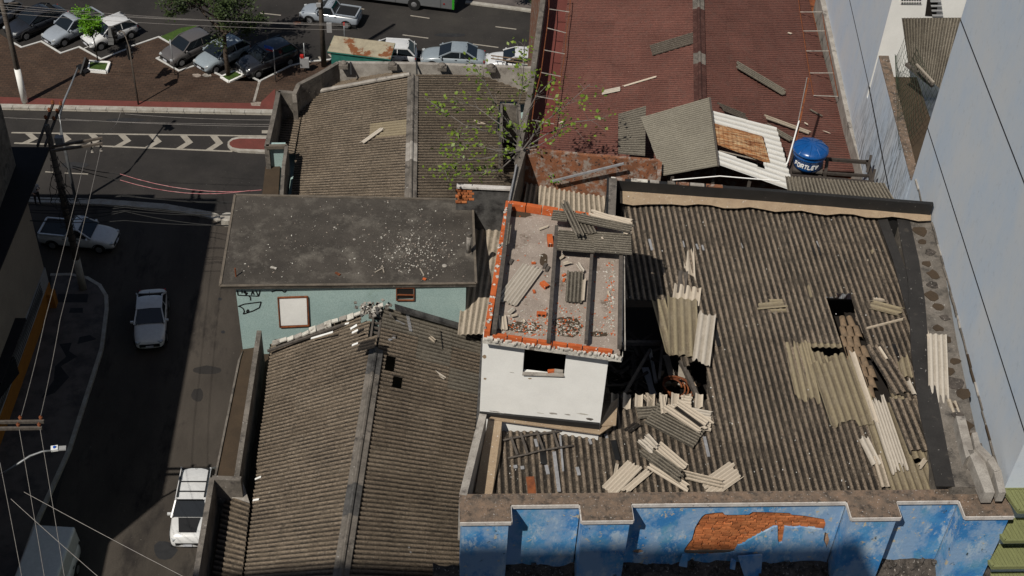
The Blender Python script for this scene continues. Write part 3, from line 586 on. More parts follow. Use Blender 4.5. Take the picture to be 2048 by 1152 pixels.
# ---- red roofed building
rd = thing('red_roofed_building', 'long building with faded red corrugated gable roof beside the tall pale wall', 'building', (11, 45, 0))
body([(4.4, 36.5), (15.2, 36.5), (17.3, 60), (5.6, 60)], 22.3, M['orangewall'], rd)
Lf, Lb, Rf, Rb = P(1100, 318, 23.5), P(1142, -60, 23.5), P(1404, 330, 25.3), P(1396, -60, 25.3)
rqL = [Lf, Lb, Rb, Rf]; rr = random.Random(13)
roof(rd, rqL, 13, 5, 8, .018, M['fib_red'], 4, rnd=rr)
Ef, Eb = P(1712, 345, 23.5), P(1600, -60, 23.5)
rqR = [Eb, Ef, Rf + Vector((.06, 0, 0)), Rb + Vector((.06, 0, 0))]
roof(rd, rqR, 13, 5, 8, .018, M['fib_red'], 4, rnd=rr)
ridge(rd, P(1401, 200, 25.36), P(1396, -60, 25.36), 12, .22, .05, M['fib_red'], M['conc'])
pw = MB(); wallpath(pw, [P(1037, 300, 24.2), P(1060, 185, 24.2), P(1094, -60, 24.2)], .2, h=2.2); pw.build('parapet', M['conc'], rd)
MB().prism([P(1050, 310, 23.1), P(1128, 310, 23.1), P(1150, -60, 23.1), P(1096, -60, 23.1)], dz=.1).build('gutter', M['redpave'], rd)
MB().prism([P(1600, -60, 23.1), P(1650, -60, 23.1), P(1800, 395, 23.1), P(1660, 395, 23.1)], dz=.1).build('gutter', M['rust'], rd)
# ---- tall pale block and its lower terrace
TA = Vector((14.12, 28.55, 0)); TD = Vector((-.88, -7.46, 0)).normalized(); TN = Vector((TD.y, -TD.x, 0))   # along the wall towards the camera; TN points away from the roofs
if TN.x < 0: TN = -TN
def tw(y, z=0, out=0):                                          # point of the wall plane at depth y
    t = (y - TA.y) / TD.y; p = TA + TD * t - TN * out; return Vector((p.x, p.y, z))
tb = thing('apartment_block', 'tall pale blue grey rendered block rising at the right of the broken roof', 'building', tw(20))
YE = 18.75
MB().prism([tw(30.9, 62), tw(YE, 62), tw(YE, 62) + Vector((16, 0, 0)), tw(30.9, 62) + Vector((16, 0, 0))], bot=0).build('wall', M['bigwall'], tb)
def joint(par, pts, th=.022):
    m = MB()
    for a, b in zip(pts, pts[1:]): m.bar(a, b, th, th)
    return m.build('joint', M['black'], par)
joint(tb, [tw(30.9, 29.55, .004), tw(YE, 29.98, .004)]); joint(tb, [tw(30.9, 33.05, .004), tw(YE, 33.4, .004)])
nb = thing('rear_white_building', 'white rear building with vents and a louvred window above the netted terrace', 'building', tw(45))
MB().prism([tw(38, 60), tw(75, 60), tw(75, 60) + Vector((16, 0, 0)), tw(38, 60) + Vector((16, 0, 0))], bot=0).build('wall', M['bigwall'], nb)
MB().prism([tw(37.96, 59), tw(37.96, 59) + Vector((16, 0, 0)), tw(37.995, 59) + Vector((16, 0, 0)), tw(37.995, 59)], bot=24).build('facade', M['white'], nb)
joint(nb, [tw(38, 26.3, .004), tw(60, 26.75, .004)]);
Yf = 37.96
vf = wallquad(nb, 'vent', [(1801, -12), (1843, -12), (1843, 8), (1801, 7)], Yf, M['white'], .03)
for r in range(3):
    for c in range(8): MB().box(PY(1804 + c * 5.1, -7 + r * 6, Yf) - Vector((0, .035, 0)), .05, .02, .05).build('vent_hole', M['black'], vf)
lw = wallquad(nb, 'window', [(1862, -60), (1884, -60), (1872, 32), (1850, 31)], Yf, M['void'], .02)
for k in range(9):
    a = PY(1852 + (9 - k) * 1.3, 29 - k * 9.5, Yf); b = PY(1873 + (9 - k) * 1.3, 29 - k * 9.5, Yf)
    MB().bar(a - Vector((0, .06, 0)), b - Vector((0, .06, 0)), .09, .03).build('louvre', M['greywash'], lw)
te = thing('netted_terrace', 'small terrace with mossy parapet, green net and dark corrugated roof beside pale blocks', 'terrace', tw(34))
MB().prism([tw(31, 25.9), tw(38, 25.9), tw(38, 25.9) + Vector((6, 0, 0)), tw(31, 25.9) + Vector((6, 0, 0))], bot=0).build('wall', M['bigwall'], te)
joint(te, [tw(31, 25.85, .006), tw(38, 26.3, .006)], .04)
MB().prism([tw(31, 27.6, .002), tw(37.8, 27.6, .002), tw(37.8, 27.6) + Vector((.3, 0, 0)), tw(31, 27.6) + Vector((.22, 0, 0))], bot=25.8).build('parapet', M['bigwall'], te)
MB().prism([tw(31, 27.64), tw(37.8, 27.64), tw(37.8, 27.64) + Vector((.33, 0, 0)), tw(31, 27.64) + Vector((.26, 0, 0))], dz=.04).build('coping', M['coping'], te)
MB().prism([tw(31, 26.9) + Vector((.3, 0, 0)), tw(37.2, 27.2) + Vector((.34, 0, 0)), tw(37.2, 27.2) + Vector((1.3, 0, 0)), tw(31, 26.9) + Vector((1.6, 0, 0))], dz=.6).build('floor', M['ledge'], te)
roof(te, [P(1815, 125, 28.4), P(1895, 190, 28.3), P(1935, 35, 29.9), P(1803, 36, 29.9)], 3, 2, 7, .02, M['fib_grey'], 4, rnd=random.Random(15), vdiv=4, cut=pxcut([(1800, 100), (1868, 190), (1830, 170), (1815, 130)]))
nm = MB(); r = random.Random(5); G = 16                           # draped net: crossing strands
def npt(i, j):
    a, b = Vector(P(1815, 60, 29.2)), Vector(P(1875, 185, 28.6)); c, d = Vector(P(1790, 108, 27.8)), Vector(P(1798, 300, 27.6))
    u, v = i / G, j / G; p = a.lerp(b, u).lerp(c.lerp(d, u), v); p.z -= .7 * math.sin(math.pi * v) * (.6 + .4 * math.sin(u * 9)); return p
for i in range(G + 1):
    nm.tube([npt(i, j) for j in range(0, G + 1, 2)], .006, 3, False); nm.tube([npt(j, i) for j in range(0, G + 1, 2)], .006, 3, False)
tag(nm.build('net', M['net']), 'torn dark green net hanging from the terrace roof edge down to the parapet', 'net')
tag(MB().bar(P(1833, 128, 28.9), P(1868, 165, 28.8), .06, .04).build('plank', M['fib_pgrey']), 'pale plank leaning on the broken terrace roof edge', 'plank')
tag(MB().bar(P(1812, 128, 28.4), P(1866, 172, 28.3), .1, .1).build('beam', M['wood']), 'grey timber beam sagging under the terrace roof', 'beam')
# ---- green ribbed ledges at the far right
gl = thing('ribbed_ledge_facade', 'facade with stacked yellow green ribbed ledges at the lower right corner', 'building', P(2040, 1100, 24))
M['lime'] = surf('yellow_green_ribbed_paint', (.22, .235, .10), (.17, .18, .08), 3, stretch=(9, 1, 1))
YE = 18.75
for k, (px_, py_) in enumerate(((2026, 978), (2014, 1038), (1999, 1090), (1982, 1146))):
    z = PY(px_, py_, YE).z; xq = tw(YE).x
    c = [Vector((xq - .02, YE, z)), Vector((xq + 4, YE, z)), Vector((xq + 4, YE - .62, z)), Vector((xq + .12, YE - .62, z))]
    L = MB().prism(c, dz=.09).build('ledge', M['lime'], gl); m = MB()
    for i in range(44): x_ = xq + .04 + i * .09; m.bar(Vector((x_ + .0, YE - .02, z + .012)), Vector((x_ + .08, YE - .6, z + .012)), .022, .02)
    for a, b in zip(c, c[1:] + c[:1]): m.bar(a + Vector((0, 0, .02)), b + Vector((0, 0, .02)), .05, .05)
    m.build('rib', M['lime'], L)
# ---- buildings on the left of the side street
lb = thing('beige_shop_building', 'low beige building with yellow base and dark flat roof at the left edge', 'building', (-24, 50, 0))
fx = lambda y: -20.3 + (y - 56) * .035
MB().prism([Vector((fx(56.2), 56.2, 7)), Vector((fx(20), 20, 7)), Vector((-40, 20, 7)), Vector((-40, 58.5, 7)), Vector((fx(56) - 2.5, 58.5, 7))], bot=0).build('wall', M['beige'], lb)
MB().prism([Vector((fx(60.6) + .12, 60.65, 7.12)), Vector((fx(20) + .12, 20, 7.12)), Vector((-40, 20, 7.12)), Vector((-40, 60.65, 7.12))], dz=.12).build('roof', M['blackroof'], lb)
def band(z0, z1_, mat, name, o): 
    MB().prism([Vector((fx(56.25) + o, 56.25, z1_)), Vector((fx(20) + o, 20, z1_)), Vector((fx(20) - .05, 20, z1_)), Vector((fx(56.25) - .05, 56.25, z1_))], bot=z0).build(name, mat, lb)
band(0, 1.25, M['yellow'], 'facade_base', .09); band(1.25, 2.3, M['greywash'], 'facade_band', .06)
MB().box((fx(56) + .2, 55.6, .55), .5, .5, 1.1).build('corner_block', M['yellow'], lb)
cn = MB().prism([P(14, 636, 3.4), P(52, 636, 3.4), P(2, 765, 3.4), P(-60, 765, 3.4)], dz=.12).build('canopy', M['blackroof'], lb)
for k, (a, b) in enumerate((((0, 700), (30, 716)), )):
    MB().prism([P(-20, 780, 3.3), P(30, 715, 3.3), P(26, 712, 3.3), P(-26, 776, 3.3)], dz=1.1).build('window', M['glass'], lb)
MB().prism([P(-30, 560, 4.9), P(6, 580, 4.9), P(4, 588, 4.9), P(-30, 620, 4.9)], dz=.1).build('window_sill', M['blackroof'], lb)
for k in range(6):
    y0 = 57 - k * .02; m = MB(); zz_ = 1.5 + .16 * k
    m.tube([Vector((fx(y) + .1, y, zz_ + .05 * math.sin(y * .6 + k))) for y in range(22, 58, 3)], .018, 4); m.build('facade_cable', M['wire'], lb)
tl = thing('tall_left_block', 'tall grey concrete block standing behind the dark flat roof at the left edge', 'building', (-28, 50, 0))
gw_ = [Vector((-21.45, 59, 11)), Vector((-21.45, 53.9, 11)), Vector((-40, 53.9, 11)), Vector((-40, 59, 11))]
MB().prism(gw_, bot=7).build('wall', M['conc'], tl)
MB().prism([Vector((-21.5, 53.9, 18.8)), Vector((-21.5, 30.6, 18.8)), Vector((-40, 30.6, 18.8)), Vector((-40, 53.9, 18.8))], bot=7).build('wall', M['conc'], tl)  # mostly out of view; height and ends shaped to cast the street shadow
MB().prism([Vector((-21.5, 30.6, 14.6)), Vector((-21.5, 5, 14.6)), Vector((-40, 5, 14.6)), Vector((-40, 30.6, 14.6))], bot=7).build('wall', M['conc'], tl)
# ---- the tower the picture is taken from, behind and below the viewpoint
ct = thing('viewpoint_tower', 'tall building behind the viewpoint whose shadow falls on the blue wall', 'building', (0, -8, 0))
MB().prism([Vector((-34, -.9, 58.75)), Vector((-5.7, -.9, 58.75)), Vector((-5.7, -20, 58.75)), Vector((-34, -20, 58.75))], bot=0).build('wall', M['beige'], ct)
# ================================================================== BLUE BUILDING
bl = thing('blue_building', 'derelict building with broken corrugated roof and flaking blue front wall showing orange bricks', 'building', (6, 23, 0))
XL, XR = P(962, 990, 27.0).x, 12.9
YW = 18.76                                                      # outer face of the blue wall
body([(.95, 19.0), (13.05, 19.0), (14.0, 28.2), (5.0, 29.0), (4.9, 27.0), (1.5, 22.0)], 25.3, M['ledge'], bl, 'attic_floor')
Z0, Z1 = 27.05, 28.25                                           # roof plane: front and back height
rq = [P(985, 990, Z0), P(1972, 990, Z0), P(1752, 424, Z1), None]
X0 = rq[0].x; rq[3] = Vector((X0, P(1240, 392, Z1).y, Z1)); rq[2].x = P(1752, 424, Z1).x
rq[1].z = Z0
HB = [(1238, 596), (1322, 598), (1338, 640), (1352, 700), (1366, 728), (1412, 728), (1414, 796), (1212, 798), (1190, 840), (1195, 700), (1240, 690)]
h1 = [(1672, 588), (1702, 588), (1712, 640), (1740, 700), (1762, 770), (1745, 772), (1700, 712), (1625, 706), (1620, 692), (1700, 694), (1690, 640)]
h2 = [(1824, 914), (1842, 914), (1846, 926), (1828, 926)]
h3 = [(1726, 696), (1748, 700), (1782, 790), (1776, 808), (1744, 800), (1718, 712)]
def hutcut(c):
    x, y = pix(c)
    if c.x < 4.62 and c.y > 20.95 and y < 866: return True
    if y < 866 and x < 1216: return True
    if x < 1242 and y < 796: return True
    return inpoly(x, y, HB) or inpoly(x, y, h1) or inpoly(x, y, h2) or inpoly(x, y, h3) or (c.x < 5.05 and y < 470)
def ralt(a, b):
    if a == 8 and b in (0, 1): return M['fib_olive']
    if a == 9 and b == 0: return M['fib_olive']
    if a == 7 and b == 2: return M['fib_olive']
    return None
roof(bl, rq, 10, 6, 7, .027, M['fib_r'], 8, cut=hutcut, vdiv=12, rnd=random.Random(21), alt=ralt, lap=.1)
# coping and blue wall with pilasters
PIL = [(.86, 1.97), (3.5, 4.62), (9.46, 10.56), (12.02, 13.12)]; YF = 18.30
cop = MB(); trm = MB()
out = [Vector((.86, 19.0, 28)), Vector((.86, YF - .05, 28))]
for i, (a, b) in enumerate(PIL):
    out += [] if i == 0 else [Vector((a, YF - .05, 28))]
    out += [Vector((b, YF - .05, 28))]
    if i < 3: out += [Vector((b, YW - .06, 28)), Vector((PIL[i + 1][0], YW - .06, 28))]
out += [Vector((13.12, 19.0, 28))]
cop.prism(out, dz=.06).build('coping', M['coping'], bl)
for a, b in zip(out[1:-1], out[2:-1]): trm.bar(a + Vector((0, 0, -.075)), b + Vector((0, 0, -.075)), .05, .10)
trm.build('coping_trim', M['trim'], bl)
hole = [(60, 560), (100, 500), (150, 440), (165, 390), (190, 290), (250, 190), (280, 150), (320, 118), (430, 100), (545, 92), (575, 125), (720, 126), (880, 122), (905, 105), (930, 88), (1150, 92), (1400, 102), (1430, 122), (1600, 138), (1845, 180), (1866, 245), (1848, 335), (1830, 318), (1700, 306), (1545, 285), (1460, 296), (1340, 280), (1325, 380), (1310, 480), (1270, 500), (1250, 440), (1250, 280), (1200, 285), (1130, 320), (1050, 360), (960, 410), (870, 460), (830, 500), (740, 520), (700, 590), (640, 610), (300, 650), (150, 655), (50, 610)]
hx = [PY(1360 + x / 6.4, 1010 + y / 6.4, YW) for x, y in hole]
hole2 = [PY(1255 + 6 * math.cos(t * .7) * (2.2 + .6 * math.sin(t * 3)) + 22, 1105 + 7 * math.sin(t * .7), YW) for t in range(9)]
hole3 = [PY(1360 + x / 6.4, 1010 + y / 6.4, YW) for x, y in ((1855, 345), (1895, 372), (1905, 430), (1922, 470), (1905, 540), (1885, 575), (1870, 520), (1838, 450), (1845, 400))]
PB = 24.6
def plaster(name, x0, x1, z0, z1, yy, holes, mat, parent, th=.035):
    pts = [(x0, z0), (x1, z0), (x1, z1), (x0, z1)]; es = [(0, 1), (1, 2), (2, 3), (3, 0)]
    for h in holes:
        k = len(pts); pts += [(p.x, p.z) for p in h]; es += [(k + i, k + (i + 1) % len(h)) for i in range(len(h))]
    vo, eo, fo, *_ = delaunay_2d_cdt([Vector(p) for p in pts], es, [], 0, 1e-5)
    hp = [[(p.x, p.z) for p in h] for h in holes]; fs = []
    for f in fo:
        c = sum((vo[i] for i in f), Vector((0, 0))) / len(f)
        if any(inpoly(c.x, c.y, h) for h in hp) or not (x0 < c.x < x1 and z0 < c.y < z1): continue
        a, b, d = [vo[i] for i in f[:3]]; s = (b - a).cross(d - a)
        fs.append(tuple(f) if s > 0 else tuple(reversed(f)))
    n = len(vo); vs = [Vector((p.x, yy, p.y)) for p in vo] + [Vector((p.x, yy + th, p.y)) for p in vo]
    cnt = {}
    for f in fs:
        for a, b in zip(f, f[1:] + f[:1]): cnt[(a, b)] = 1
    for a, b in list(cnt):
        if (b, a) not in cnt: fs.append((b, a, a + n, b + n))
    return mesh(name, vs, fs, mat, parent)
xs = [1.97, 3.5, 4.62, 9.46, 10.56, 12.02]
for i in range(3):
    x0, x1 = xs[2 * i] - .02, xs[2 * i + 1] + .02
    MB().prism([Vector((x0, YW + .1, 27.95)), Vector((x1, YW + .1, 27.95)), Vector((x1, 18.98, 27.95)), Vector((x0, 18.98, 27.95))], bot=PB).build('wall_core', M['mortar'], bl)
    plaster('plaster', x0, x1, PB, 27.9, YW, [hx, hole2, hole3] if i == 1 else [], M['blue'], bl, .09)
for a, b in PIL:
    MB().prism([Vector((a + .05, YF, 27.93)), Vector((b - .05, YF, 27.93)), Vector((b - .05, 18.95, 27.93)), Vector((a + .05, 18.95, 27.93))], bot=20).build('pilaster', M['blue'], bl)
hp = [(p.x, p.z) for p in hx]; hq = [(p.x, p.z) for p in hole2]
bx0, bx1 = min(p[0] for p in hp) - .2, max(p[0] for p in hp); bz0, bz1 = min(p[1] for p in hp), max(p[1] for p in hp)
proto = None; rb = random.Random(2); zc = bz0; row = 0; nbk = 0
def brick(x, z, sx, parent):
    global proto
    if proto is None:
        proto = MB().box((0, 0, 0), .2, .07, .062).build('brick', M['brick'], parent, loc=(0, 0, 0)); o = proto
    else:
        o = proto.copy(); COL.objects.link(o)
    o.parent = parent; o.location = Vector((x, YW + .075 + rb.uniform(-.008, .012), z)) - parent.location; o.scale = (sx, 1, 1); o.rotation_euler = (rb.uniform(-.03, .03), rb.uniform(-.02, .02), rb.uniform(-.03, .03))
while zc < bz1 + .04:
    x = bx0 + rb.uniform(0, .12)
    while x < bx1:
        s = rb.choice((1, 1, .95, .9, .55))
        if inpoly(x, zc, hp) or inpoly(x - .09 * s, zc, hp) or inpoly(x + .09 * s, zc, hp) or inpoly(x, zc, hq): brick(x, zc, s, bl); nbk += 1
        x += .2 * s / 2 + .1 + .012
    zc += .078; row += 1
# timber lintel and loose plaster at the foot of the wall
MB().bar(PY(1366, 1101, YW + .06), PY(1475, 1100, YW + .06), .08, .09).build('lintel', M['wood'], bl)
rs = random.Random(31)
def heap(name, x0, x1, y0, y1, zf, mat, parent, n=26, amp=.12, kind=None):
    vs = []; fs = []
    for i in range(n + 1):
        for j in range(n + 1):
            x = x0 + (x1 - x0) * i / n; y = y0 + (y1 - y0) * j / n
            vs.append(Vector((x, y, zf(x, y) + amp * (noise.noise(Vector((x * 3, y * 3, 1))) + .6 * noise.noise(Vector((x * 9, y * 9, 4)))))))
    for i in range(n):
        for j in range(n): k = i * (n + 1) + j; fs.append((k, k + n + 1, k + n + 2, k + 1))
    return mesh(name, vs, fs, mat, parent, False, kind)
rb_ = heap('rubble', .3, 13.4, 15.5, 18.8, lambda x, y: 25.80 - (18.8 - y) * .9 if not any(a - .1 < x < b + .1 for a, b in PIL) or y > 18.2 else 24.9 - (18.8 - y) * .4, M['rubble'], None, 90, .14, 'stuff')
rb_['label'] = 'dark rubble and soil heaped against the foot of the blue wall'
m = MB()
for k in range(500):
    x = rs.uniform(1.9, 12.1); y = rs.uniform(17.4, 18.7); s = rs.uniform(.02, .07)
    m.box((x, y, 25.86 - (18.8 - y) * .9 + rs.uniform(0, .1)), s * 2, s, s, rs.uniform(0, 3))
o = m.build('rubble_stone', M['rubble'], None, kind='stuff'); o['label'] = 'loose stones scattered on the rubble below the blue wall'
for q, lab in (([(1476, 1114), (1525, 1110), (1522, 1150), (1490, 1158)], 'blue plaster slab fallen against the wall foot right of the exposed bricks'), ([(1365, 1110), (1376, 1112), (1374, 1135), (1358, 1132)], 'narrow blue plaster flake leaning below the left end of the exposed bricks'), ([(1462, 1118), (1472, 1122), (1470, 1140), (1460, 1138)], 'small blue plaster chip beside the fallen plaster slab')):
    vs = [PY(x, y, YW - .12 - .004 * (y - 1110)) for x, y in q]; bk = [v + Vector((0, .04, 0)) for v in vs]
    tag(mesh('plaster_slab', vs + bk, [(3, 2, 1, 0), (4, 5, 6, 7)] + [(i, (i + 1) % 4, (i + 1) % 4 + 4, i + 4) for i in range(4)], M['blue']), lab, 'plaster slab')
# other parapets of the blue building
pw = MB(); wallpath(pw, [P(966, 828, 28.05), P(948, 900, 28.02), P(926, 990, 28.0)], .17, h=1.6); pw.build('parapet', M['conc_light'], bl)
pw = MB(); wallpath(pw, [P(1226, 356, 28.95), P(1222, 440, 28.95)], .22, h=2); pw.build('parapet', M['conc'], bl)
pw = MB(); wallpath(pw, [P(1216, 356, 28.96), P(1214, 440, 28.96)], .05, h=.1); pw.build('parapet_lip', M['tar'], bl)
pk = MB(); wallpath(pk, [P(1216, 355, 28.8), P(1520, 376, 28.8), P(1866, 404, 28.8)], .12, h=1.4, side=-1)
pk.build('parapet', M['tar'], bl)
bits = [('orangewall', 1232, 1250), ('whitestain', 1262, 1295), ('conc_light', 1300, 1318), ('orangewall', 1352, 1378), ('conc_light', 1380, 1408), ('orangewall', 1412, 1445), ('conc', 1335, 1350), ('whitestain', 1222, 1231)]
for mn, xa, xb in bits:
    f = lambda x: P(x, 355 + (x - 1216) * .0725, 28.8)
    a, b = f(xa), f(xb); m = MB(); wallpath(m, [a + Vector((0, .004, .03)), b + Vector((0, .004, .03))], .11, h=.03, side=-1); m.build('parapet_patch', M[mn], bl)
fl = MB(); k = 24
for i in range(k):
    xa = 1240 + (1862 - 1240) * i / k; xb = 1240 + (1862 - 1240) * (i + 1) / k
    ya = 378 + (xa - 1240) * .066; yb = 378 + (xb - 1240) * .066; w0 = 22 + 3 * math.sin(i * 1.7) + (6 if i < 4 else 0); w1 = 22 + 3 * math.sin((i + 1) * 1.7) + (6 if i < 3 else 0)
    fl.add([P(xa, ya, 28.47), P(xb, yb, 28.47), P(xb, yb + w1, 28.40), P(xa, ya + w0, 28.40)], [(3, 2, 1, 0)])
fl.build('flashing', M['tan'], bl)
# flashing below the hut
fl = MB()
fl.prism([P(976, 838, 27.62), P(1200, 868, 27.62), P(1232, 846, 27.62), P(1000, 820, 27.62)], dz=.03)
fl.prism([P(976, 838, 27.6), P(1004, 842, 27.6), P(1002, 900, 27.35), P(984, 990, 27.2), P(950, 985, 27.2)], dz=.03)
fl.prism([P(1198, 852, 27.66), P(1232, 850, 27.66), P(1236, 796, 27.75), P(1222, 806, 27.75)], dz=.03)
fl.build('flashing', M['tan'], bl)
# right gutter: tar strips, dirty concrete top, broken channel
def up(px, py, z): return P(px, py, z)
MB().prism([up(x, y, 28.25) for x, y in ((1796, 418), (1868, 418), (1915, 690), (1952, 863), (1986, 974), (1905, 974), (1884, 900), (1858, 705), (1836, 560))], dz=2).build('gutter_wall', M['conc'], bl)
MB().prism([up(x, y, 28.285) for x, y in ((1792, 424), (1816, 424), (1838, 520), (1850, 600), (1858, 700), (1876, 800), (1900, 925), (1910, 972), (1872, 972), (1838, 820), (1822, 700), (1816, 560))], dz=.03).build('tar_strip', M['tar2'], bl)
MB().prism([up(x, y, 28.27) for x, y in ((1748, 418), (1768, 418), (1812, 540), (1826, 640), (1818, 640), (1786, 520))], dz=.03).build('tar_strip', M['tar2'], bl)
for q in ([(1912, 832), (1930, 832), (1948, 905), (1932, 916)], [(1936, 900), (1962, 900), (1990, 985), (1970, 985)]):
    MB().prism([up(x, y, 28.55) for x, y in q], dz=.35).build('gutter_channel', M['conc_light'], bl)
for q in ([(1944, 866), (1954, 864), (1962, 892), (1950, 896)], [(1950, 896), (1962, 890), (1984, 912), (1974, 922)], [(1974, 920), (1986, 912), (2002, 940), (1990, 944)], [(1988, 944), (2002, 938), (2012, 985), (1998, 985)]):
    MB().prism([up(x, y, 28.62) for x, y in q], dz=.3).build('wall_fillet', M['conc_light'], bl)
rgs = random.Random(61)
for k in range(24):                                             # rubble masonry showing in the gutter wall
    t_ = k / 24; x_ = 1838 + 116 * t_ + rgs.uniform(-1, 1) * (8 + 10 * t_) ; y_ = 440 + 520 * t_; n_ = 9; rr_ = rgs.uniform(.14, .27); c_ = up(x_, y_, 28.262)
    MB().prism([c_ + Vector((rr_ * math.cos(a * .698) * rgs.uniform(.6, 1.1), rr_ * .9 * math.sin(a * .698) * rgs.uniform(.6, 1.1), .004 * (k % 4))) for a in range(n_)], dz=.05).build('rubble_stone', M['ledge'] if k % 3 else M['rubble'], bl)
for k in range(26):                                             # chipped junction between gutter and pale wall
    ya, yb = 31 - .5 - k * .47, 31 - .5 - (k + 1) * .47 + .02
    if yb < 19.2: break
    zz0 = 28.30 if ya < 28.6 else 28.0
    MB().bar(tw(ya, zz0, rgs.uniform(.01, .04)), tw(yb, zz0, rgs.uniform(.01, .04)), rgs.uniform(.03, .05), rgs.uniform(.03, .08)).build('junction_mortar', M[('conc', 'conc', 'conc_light', 'ledge')[rgs.randrange(4)]], bl)
# small grey corrugated strip behind the black parapet
roof(bl, [P(1575, 385, 28.35), P(1788, 400, 28.2), P(1768, 366, 28.4), P(1570, 352, 28.5)], 4, 1, 7, .018, M['fib_grey'], 6, rnd=random.Random(23))
m = MB(); m.tube([P(1345, 360, 28.95), P(1440, 352, 29.1), P(1560, 362, 29.0)], .016, 5); tag(m.build('pipe', M['white']), 'thin white pipe lying along the top behind the black parapet', 'pipe')
# attic: what shows through the holes
rt = random.Random(41)
def tiles(poly, z, dz, n0, mat):
    xs_ = [p[0] for p in poly]; ys_ = [p[1] for p in poly]; cnt = 0; tries = 0
    y = min(ys_)
    while y < max(ys_):
        x = min(xs_)
        while x < max(xs_):
            if inpoly(x + 5, y + 6, poly):
                c = P(x, y, z + rt.uniform(0, .04)); a = Vector((rt.uniform(-.04, .04), -.4, -.03)); m = MB(); prof = 6
                vs = []; 
                for e_, w_ in ((c, .075), (c + a, .09)):
                    for t in range(prof + 1): th_ = math.pi * t / prof; vs.append(e_ + Vector((math.cos(th_) * w_, 0, math.sin(th_) * w_ * .8)))
                vs += [v - Vector((0, 0, .015)) for v in vs]; q = prof + 1; fs = []
                for t in range(prof): fs += [(t, t + 1, q + t + 1, q + t), (2 * q + t + 1, 2 * q + t, 3 * q + t, 3 * q + t + 1), (q + t, q + t + 1, 3 * q + t + 1, 3 * q + t)]
                mesh('clay_tile', vs, fs, mat, bl, True); cnt += 1
            x += 14
        y += 20
    return cnt
tiles([(1684, 634), (1708, 640), (1736, 700), (1752, 770), (1750, 800), (1715, 790), (1684, 690)], 26.6, 0, 0, M['terracotta'])
flt = MB().prism([P(1600, 600, 26.3), P(1800, 600, 26.3), P(1850, 830, 26.3), P(1640, 830, 26.3)], dz=.1).build('attic_boards', M['void'], bl)  # darkness below the narrow hole is put into the colour
MB().prism([Vector((4.95, 20.9, 25.75)), Vector((8.2, 20.9, 25.75)), Vector((8.2, 27.5, 25.75)), Vector((4.95, 27.5, 25.75))], dz=.2).build('attic_screed', M['void'], bl)  # coloured near black in place of the shade in the big hole
heap('attic_debris', 4.4, 7.4, 20.0, 25.0, lambda x, y: 25.7, M['tan'], bl, 30, .18)
# roof timbers inside the big hole
tm = MB()
for a, b, s in (((1240, 686), (1338, 686), .09), ((1325, 690), (1318, 760), .07), ((1242, 800), (1300, 700), .07), ((1340, 600), (1380, 730), .08), ((1352, 700), (1395, 795), .1)):
    tm.bar(P(*a, 27.2), P(*b, 27.1), s, s * 1.3)
tm.build('rafter', M['wood'], bl)
tm = MB()
for k in range(42):
    a = P(rt.uniform(1225, 1305), rt.uniform(690, 785), rt.uniform(25.9, 26.5)); d = Vector((rt.uniform(-1, 1), rt.uniform(-1, 1), rt.uniform(-.25, .25))).normalized() * rt.uniform(.3, .9)
    tm.bar(a, a + d, .07, .04)
tm.build('fallen_timber', M['wood_d'], bl)
for k, (a, b) in enumerate((((1290, 740), (1306, 795)), ((1362, 735), (1362, 775)), ((1330, 715), (1345, 760)), ((1318, 600), (1322, 640)))):
    plate(bl, [P(1200, 900, 26.3), P(1400, 900, 26.3), P(1400, 600, 26.3), P(1200, 600, 26.3)], a, b, .2, M['fib_pgrey'] if k else M['greywash'], 'fallen_board', .1)

# ================================================================== ROOFTOP HUT
ht = thing('rooftop_hut', 'white walled rooftop hut open at the top, with orange brick rim and square window', 'hut', (3, 23, 26))
HR = [P(1012, 400, 30.5), P(1247, 437, 30.5), P(1246, 700, 30.5), P(968, 662, 30.5)]   # back-left, back-right, front-right, front-left
A_, B_, C_, D_ = [P(1010, 420, 30.15), P(1226, 455, 30.15), P(1219, 704, 30.15), P(966, 672, 30.15)]
wx = [PY(x, y, D_.y) for x, y in ((1046, 697), (1131, 702), (1127, 750), (1044, 746))]
fy = lambda t: D_.lerp(C_, t)
def frontpt(px, py):                                             # point of the hut's front wall plane
    n = (C_ - D_).cross(Vector((0, 0, 1))).normalized(); r = ray(px, py); return CAM + r * ((D_ - CAM).dot(n) / r.dot(n))
nf = (C_ - D_).cross(Vector((0, 0, 1))).normalized(); nf = nf if nf.y < 0 else -nf
W0, W1, W2, W3 = [frontpt(x, y) for x, y in ((1047, 694), (1132, 700), (1128, 751), (1045, 747))]
def pier(a, b, zt, zb, th, mat, name):
    a = Vector((a.x, a.y, zt)); b = Vector((b.x, b.y, zt)); return MB().prism([a, b, b - nf * th, a - nf * th], bot=zb).build(name, mat, ht)
pier(D_, W3, 30.2, 26.2, .15, M['white'], 'wall'); pier(W2, C_, 30.2, 26.2, .15, M['white'], 'wall')
pier(W3, W2, W3.z, 26.2, .15, M['white'], 'wall'); pier(W3, W2, 30.2, W0.z, .15, M['white'], 'wall')
MB().prism([D_ - nf * .15, D_ - nf * .15 + (C_ - D_).normalized() * .15, A_ + Vector((.15, 0, 0)), A_], bot=24.0).build('wall', M['whitestain'], ht)
MB().prism([C_ - nf * .15, C_ - nf * .15 - (C_ - D_).normalized() * .15, B_ - Vector((.15, 0, 0)), B_], bot=25.4).build('wall', M['wood_d'], ht)
MB().prism([A_, B_, B_ - Vector((0, .14, 0)), A_ - Vector((0, .14, 0))], bot=25.4).build('wall', M['whitestain'], ht)
